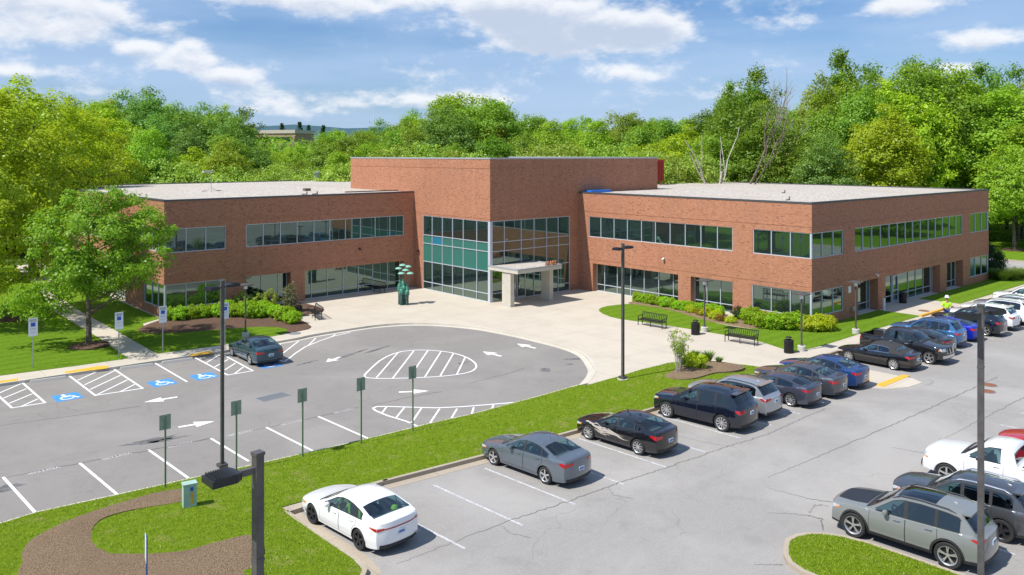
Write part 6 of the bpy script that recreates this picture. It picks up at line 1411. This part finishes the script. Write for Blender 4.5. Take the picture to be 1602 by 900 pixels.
# green utility cabinet
p = (-44.72, -1.1); r = empty('utility_box', (p[0], p[1], .1), R(-10), 'pale green metal utility box on the median grass', 'utility box'); mb = MB(); mb.box(-.22, .22, -.16, .16, 0, .84); mb.build('cabinet', M['utility'], r); mb = MB(); mb.box(-.24, .24, -.18, .18, .84, .90); mb.build('lid', M['utility'], r)
mb = MB(); mb.box(.02, .09, -.186, -.172, .2, .62); mb.build('warning_label', M['yellow'], r); mb = MB(); mb.box(.0, .10, -.19, -.172, .66, .78); mb.build('latch', M['signblue'], r)

def bench(x, y, rz, label, L=1.85):
    r = empty('bench', (x, y, 0), rz, label, 'bench'); mb = MB()
    for k in range(7): mb.box(-L/2, L/2, -.23+k*.068, -.23+k*.068+.045, .43+.004*abs(k-3), .455+.004*abs(k-3))
    mb.box(-L/2, L/2, -.24, -.20, .38, .43); mb.box(-L/2, L/2, .2, .24, .38, .43); mb.build('seat', M['black'], r)
    mb = MB(); mb.bar((-L/2, .25, .50), (L/2, .25, .50), .03, .04); mb.bar((-L/2, .36, .90), (L/2, .36, .90), .035, .05)
    n = 14
    for k in range(1, n): q = -L/2+L*k/n; mb.bar((q, .25, .5), (q, .36, .9), .045, .012)
    mb.build('backrest', M['black'], r)
    for sg in (-1, 1):
        mb = MB(); X = sg*L/2; mb.bar((X, -.25, 0), (X, -.25, .66), .045, .045); mb.build('leg', M['black'], r)
        mb = MB(); mb.bar((X, .25, 0), (X, .25, .5), .045, .045); mb.bar((X, .25, .5), (X, .37, .92), .045, .045); mb.build('leg', M['black'], r)
        mb = MB(); mb.bar((X, -.27, .67), (X, .30, .67), .05, .035); mb.build('armrest', M['black'], r)
    mb = MB(); mb.bar((0, -.2, 0), (0, -.2, .43), .04, .04); mb.build('leg', M['black'], r)
    return r
bench(-8.18, 7.91, -1.518, 'black metal bench on the lawn edge, nearer the entrance', 2.10)
bench(-7.91, 0.67, -1.440, 'black metal bench between the two litter bins', 2.07)
bench(-24.82, 27.08, -1.828, 'brown black bench seen from its side by the left wing mulch bed', 2.30)
bench(-14.93, 34.16, -1.620, 'black bench against the ground floor glass of the left wing', 2.30)

def bin_(p, label, h=1.0, rr=.29):
    r = empty('litter_bin', (p[0], p[1], 0), 0, label, 'litter bin'); mb = MB()
    mb.lathe([(rr-.04, .02), (rr-.04, h*.78)], (0, 0, 0), 18)
    for k in range(22): t = 2*math.pi*k/22; mb.bar((math.cos(t)*rr, math.sin(t)*rr, .03), (math.cos(t)*rr, math.sin(t)*rr, h*.78), .05, .012, 0, (math.cos(t), math.sin(t), 0))
    mb.lathe([(rr+.01, .0), (rr+.01, .06), (rr-.03, .06)], (0, 0, 0), 20); mb.build('basket', M['black'], r)
    mb = MB(); mb.lathe([(rr+.015, h*.74), (rr+.015, h*.80), (rr-.1, h*.84), (rr-.14, h*.80)], (0, 0, 0), 20); mb.build('rim', M['black'], r)
    mb = MB(); mb.lathe([(.001, h*1.03), (rr*.5, h*1.01), (rr*.72, h*.96), (rr*.6, h*.95)], (0, 0, 0), 16)
    for k in range(3): t = 2.1*k; mb.bar((math.cos(t)*rr*.6, math.sin(t)*rr*.6, h*.8), (math.cos(t)*rr*.6, math.sin(t)*rr*.6, h*.97), .03, .02)
    mb.build('hood', M['black'], r); return r
bin_((-8.0, 4.25), 'black slatted litter bin beside the walkway lamp, nearer the entrance')
bin_((-7.97, -2.8), 'black slatted litter bin with litter on top at the lawn tip')
bin_((15.13, 0.07), 'black litter bin by the side entrance glass')
bin_((-25.52, 28.36), 'black litter bin behind the bench by the left wing')

# wheel stops
def stop(a, b, label):
    d = Vector((b[0]-a[0], b[1]-a[1], 0)); L = d.length; r = empty('wheel_stop', (a[0], a[1], LZ), math.atan2(d.y, d.x), label, 'wheel stop', 'wheel stops of the accessible stalls'); mb = MB()
    mb.add([(0, -.09, .01), (L, -.09, .01), (L, .09, .01), (0, .09, .01), (.04, -.05, .14), (L-.04, -.05, .14), (L-.04, .05, .14), (.04, .05, .14)], [(0, 3, 2, 1), (4, 5, 6, 7), (0, 1, 5, 4), (1, 2, 6, 5), (2, 3, 7, 6), (3, 0, 4, 7)]); mb.build('block', M['conc_plain'], r)
stop((-45.09, 21.59), (-43.32, 21.33), 'concrete wheel stop of the leftmost blue stall')
stop((-40.48, 21.32), (-38.7, 21.02), 'concrete wheel stop behind the middle blue stall')
stop((-38.19, 21.08), (-36.4, 20.85), 'concrete wheel stop right of the sidewalk end')

q = [(-37.05, 10.54), (-35.48, 10.67), (-35.35, 9.97), (-36.94, 9.78)]; mb = MB(); ux = Vector((q[1][0]-q[0][0], q[1][1]-q[0][1])); uy = Vector((q[3][0]-q[0][0], q[3][1]-q[0][1])); o0 = Vector(q[0]); z = LZ+.012
for k in range(15):
    a = o0+ux*(k/14.5); mb.bar((*a, z), (*(a+uy), z), .05, .02)
mb.bar((*o0, z), (*(o0+ux), z), .05, .024); mb.bar((*(o0+uy), z), (*(o0+ux+uy), z), .05, .024)
gr = mb.build('drain_grate', M['galv']); tag(gr, 'two panel steel storm drain grate in the loop pavement', 'drain grate')
mb = MB(); mb.prism([tuple(o0), tuple(o0+ux), tuple(o0+ux+uy), tuple(o0+uy)], z-.03, z-.004); mb.build('drain_pit', M['black'], gr)
mb = MB(); mb.lathe([(.001, .0), (.34, .0), (.36, -.01)], (0, 0, 0), 22); mb.lathe([(.36, -.004), (.42, -.004), (.42, -.03)], (0, 0, 0), 22, 1); o = mb.build('manhole_cover', [M['rust'], M['crack_soft']], None, None, (-5.94, -13.60, -0.128)); tag(o, 'rusty round manhole cover on the lot beside the right pole, farther one', 'manhole cover')
mb = MB(); mb.lathe([(.001, .0), (.34, .0), (.36, -.01)], (0, 0, 0), 22); mb.lathe([(.36, -.004), (.42, -.004), (.42, -.03)], (0, 0, 0), 22, 1); o = mb.build('manhole_cover', [M['rust'], M['crack_soft']], None, None, (-7.35, -13.98, -0.128)); tag(o, 'rusty round manhole cover on the lot beside the right pole, nearer one', 'manhole cover')
mb = MB(); mb.lathe([(.001, .0), (.34, .0), (.36, -.01)], (0, 0, 0), 22); mb.lathe([(.36, -.004), (.42, -.004), (.42, -.03)], (0, 0, 0), 22, 1); o = mb.build('manhole_cover', [M['rust'], M['crack_soft']], None, None, (12.76, -2.58, 0.022)); tag(o, 'rusty round manhole cover on the side entrance pavement', 'manhole cover')
mb = MB(); mb.lathe([(.001, .0), (.34, .0), (.36, -.01)], (0, 0, 0), 22); mb.lathe([(.36, -.004), (.42, -.004), (.42, -.03)], (0, 0, 0), 22, 1); o = mb.build('manhole_cover', [M['galv'], M['crack_soft']], None, None, (-28.60, 22.90, 0.022)); tag(o, 'grey round manhole cover on the sidewalk by the left bed', 'manhole cover')
mb = MB(); mb.box(10.07, 14.97, -3.55, -3.35, 0.004, .14); o = mb.build('painted_kerb', M['yellow']); tag(o, 'yellow painted kerb bar at the side entrance pavement', 'kerb')

o = MB(); o.box(35.3, 35.9, -.9, -.5, .06, .12); o = o.build('blue_cover', M['tarp']); tag(o, 'small blue cover lying on the grass at the far corner', 'cover')
mb = MB(); mb.lathe([(.001, 1.0), (.10, .98), (.11, .9), (.09, .1), (.12, .0)], (10.54, -0.42, 0), 10); o = mb.build('fire_extinguisher_post', M['signwhite']); tag(o, 'short white and red post at the side entrance column', 'post')

# ------------------------------------------------------------------ bronze group with parasols, and the worker
def skin_mesh(name, verts, edges, radii, m, parent, sub=2, sx=None):
    me = bpy.data.meshes.new(name); me.from_pydata(verts, edges, []); o = bpy.data.objects.new(name, me); col.objects.link(o)
    md = o.modifiers.new('s', 'SKIN'); md.use_smooth_shade = True
    for i, v in enumerate(me.skin_vertices[0].data):
        r = radii[i]; v.radius = r if hasattr(r, '__len__') else (r, r); v.use_root = (i == 0)
    sb = o.modifiers.new('u', 'SUBSURF'); sb.levels = sub; sb.render_levels = sub
    bpy.context.view_layer.update()
    m2 = bpy.data.meshes.new_from_object(o.evaluated_get(bpy.context.evaluated_depsgraph_get())); o.modifiers.clear(); o.data = m2; m2.name = name
    m2.materials.clear(); m2.materials.append(m); m2.polygons.foreach_set('use_smooth', [True]*len(m2.polygons))
    if parent is not None: o.parent = parent
    return o
SX, SY = -16.75, 27.15
ST = empty('bronze_sculpture', (SX, SY, 0), R(-41), 'green bronze sculpture of robed figures holding parasols on the plaza', 'sculpture')
for (fx, fy, fh) in ((-.33, .18, 1.95), (-.02, .28, 2.15), (.10, -.02, 1.75), (-.10, -.28, 1.50), (.40, .14, 1.72), (.48, -.22, 1.40)):
    mb = MB(); n = 16; vs = []; rings = [(0, .17), (.04, .165), (.35, .15), (.62, .185), (.78, .20), (.86, .15), (.885, .07), (.90, .06), (.925, .085), (.96, .088), (.99, .05), (1., .01)]
    for t, r in rings:
        for k in range(n):
            a = 2*math.pi*k/n; f = 1+(.10*math.sin(a*5+fx*9)*(1 if t < .8 else .1)); vs.append((fx+math.cos(a)*r*f*.95, fy+math.sin(a)*r*f*(.8 if t < .88 else 1), t*fh))
    fs = [(i*n+k, i*n+(k+1) % n, (i+1)*n+(k+1) % n, (i+1)*n+k) for i in range(len(rings)-1) for k in range(n)]
    mb.add(vs, fs)
    for sg in (-1, 1): mb.tube([(fx+sg*.16, fy, fh*.80), (fx+sg*.20, fy-.08, fh*.62), (fx+sg*.08, fy-.20, fh*.60)], [.055, .05, .035], 8)
    mb.build('figure', M['verdigris'], ST, 60)
for (ux, uy, uz, px_, py_) in ((-.05, .25, 3.30, -.1, .2), (-.42, .10, 3.05, -.33, .0), (.50, .30, 3.18, .3, .2), (.28, .05, 2.92, .2, 0), (-.10, -.30, 2.70, -.28, -.1), (.75, -.12, 2.68, .5, -.1)):
    r = MB(); r.tube([(px_, py_, 1.0), (ux, uy, uz-.02)], .014, 6); pr = r.build('parasol_shaft', M['verdigris'], ST)
    mb = MB(); mb.lathe([(.001, .0), (.14, -.015), (.27, -.06), (.37, -.14), (.36, -.15), (.26, -.085), (.001, -.03)], (ux, uy, uz), 18); mb.build('parasol', M['verdi_light'], ST, 40)
ST.scale = (.82, .82, 1.02)
# worker walking along the sidewalk, facing left, tool held forward
WX, WY = (8.76,-5.83)
WK = empty('person', (WX, WY, 0.0), R(128), 'worker in lime safety shirt, blue jeans and white hard hat on the sidewalk', 'person')
SKN = mat('skin', (.42, .24, .16), .6)
J = [(0, 0, .98), (0, .01, 1.18), (0, .03, 1.42), (0, .05, 1.56), (0, .06, 1.66), (0, .07, 1.78),
     (.20, .03, 1.45), (.27, .02, 1.18), (.22, .24, 1.10), (.20, .33, 1.12), (-.20, .03, 1.45), (-.27, .05, 1.17), (-.20, .28, 1.20), (-.18, .36, 1.24),
     (.10, 0, .92), (.12, .20, .52), (.12, .30, .10), (.12, .42, .04), (-.10, 0, .92), (-.12, -.06, .50), (-.12, -.34, .16), (-.12, -.26, .05)]
ED = [(0, 1), (1, 2), (2, 3), (3, 4), (4, 5), (2, 6), (6, 7), (7, 8), (8, 9), (2, 10), (10, 11), (11, 12), (12, 13), (0, 14), (14, 15), (15, 16), (16, 17), (0, 18), (18, 19), (19, 20), (20, 21)]
RD_ = [(.15, .11), (.14, .11), (.15, .11), .055, (.075, .09), (.07, .085), .06, .045, .038, .03, .06, .045, .038, .03, .09, .065, .045, .04, .09, .065, .045, .04]
bd = skin_mesh('body', J, ED, RD_, SKN, WK); 
def cloth(nm, idx, pad_, m):
    mp = {j: i for i, j in enumerate(idx)}; e = [(mp[a], mp[b]) for a, b in ED if a in mp and b in mp]
    rr = [tuple(q+pad_ for q in RD_[j]) if hasattr(RD_[j], '__len__') else RD_[j]+pad_ for j in idx]
    return skin_mesh(nm, [J[j] for j in idx], e, rr, m, WK)
cloth('safety_shirt', [0, 1, 2, 6, 7, 10, 11], .028, mat('hi_vis', (.50, .95, .03), .7)); cloth('jeans', [0, 14, 15, 16, 18, 19, 20], .024, mat('denim', (.03, .06, .16), .8))
for j in (17, 21):
    mb = MB(); p = J[j]; mb.lathe([(.001, -.04), (.05, -.04), (.055, 0), (.045, .06), (.001, .08)], (p[0], p[1]-.02, p[2]), 10); mb.box(p[0]-.045, p[0]+.045, p[1]-.10, p[1]+.12, p[2]-.05, p[2]+.02); mb.build('boot', mat('boot', (.12, .07, .04), .7), WK, 40)
mb = MB(); mb.lathe([(.165, 1.79), (.13, 1.80), (.128, 1.86), (.09, 1.92), (.001, 1.945)], (0, .07, 0), 18); mb.build('hard_hat', M['white'], WK, 40)
for sg, c in ((1, (.20, .33, 1.12)), (-1, (-.18, .36, 1.24))):
    vv = [c]; ee = []; rr = [.035]
    for k, (dx, L1) in enumerate(((-.03, .07), (-.01, .085), (.012, .08), (.032, .06))):
        i0 = len(vv); vv += [(c[0]+dx, c[1]+.045, c[2]), (c[0]+dx*1.1, c[1]+.045+L1*.6, c[2]-.012), (c[0]+dx*1.1, c[1]+.04+L1*.7, c[2]-.045)]; ee += [(0, i0), (i0, i0+1), (i0+1, i0+2)]; rr += [.011, .010, .008]
    i0 = len(vv); vv += [(c[0]-sg*.05, c[1]+.01, c[2]+.01), (c[0]-sg*.06, c[1]+.05, c[2]-.005)]; ee += [(0, i0), (i0, i0+1)]; rr += [.013, .010]
    skin_mesh('hand', vv, ee, rr, SKN, WK, 1)
WK.scale = (1.1, 1.1, 1.1)
mb = MB(); mb.tube([(-.18, .28, 1.22), (-.16, .85, 1.42)], .02, 6); mb.box(-.2, -.1, .8, .95, 1.38, 1.46); o = mb.build('hand_tool', M['red']); o.location = (WX, WY, 0); o.rotation_euler.z = R(128); tag(o, 'red handled tool held out by the worker', 'tool')
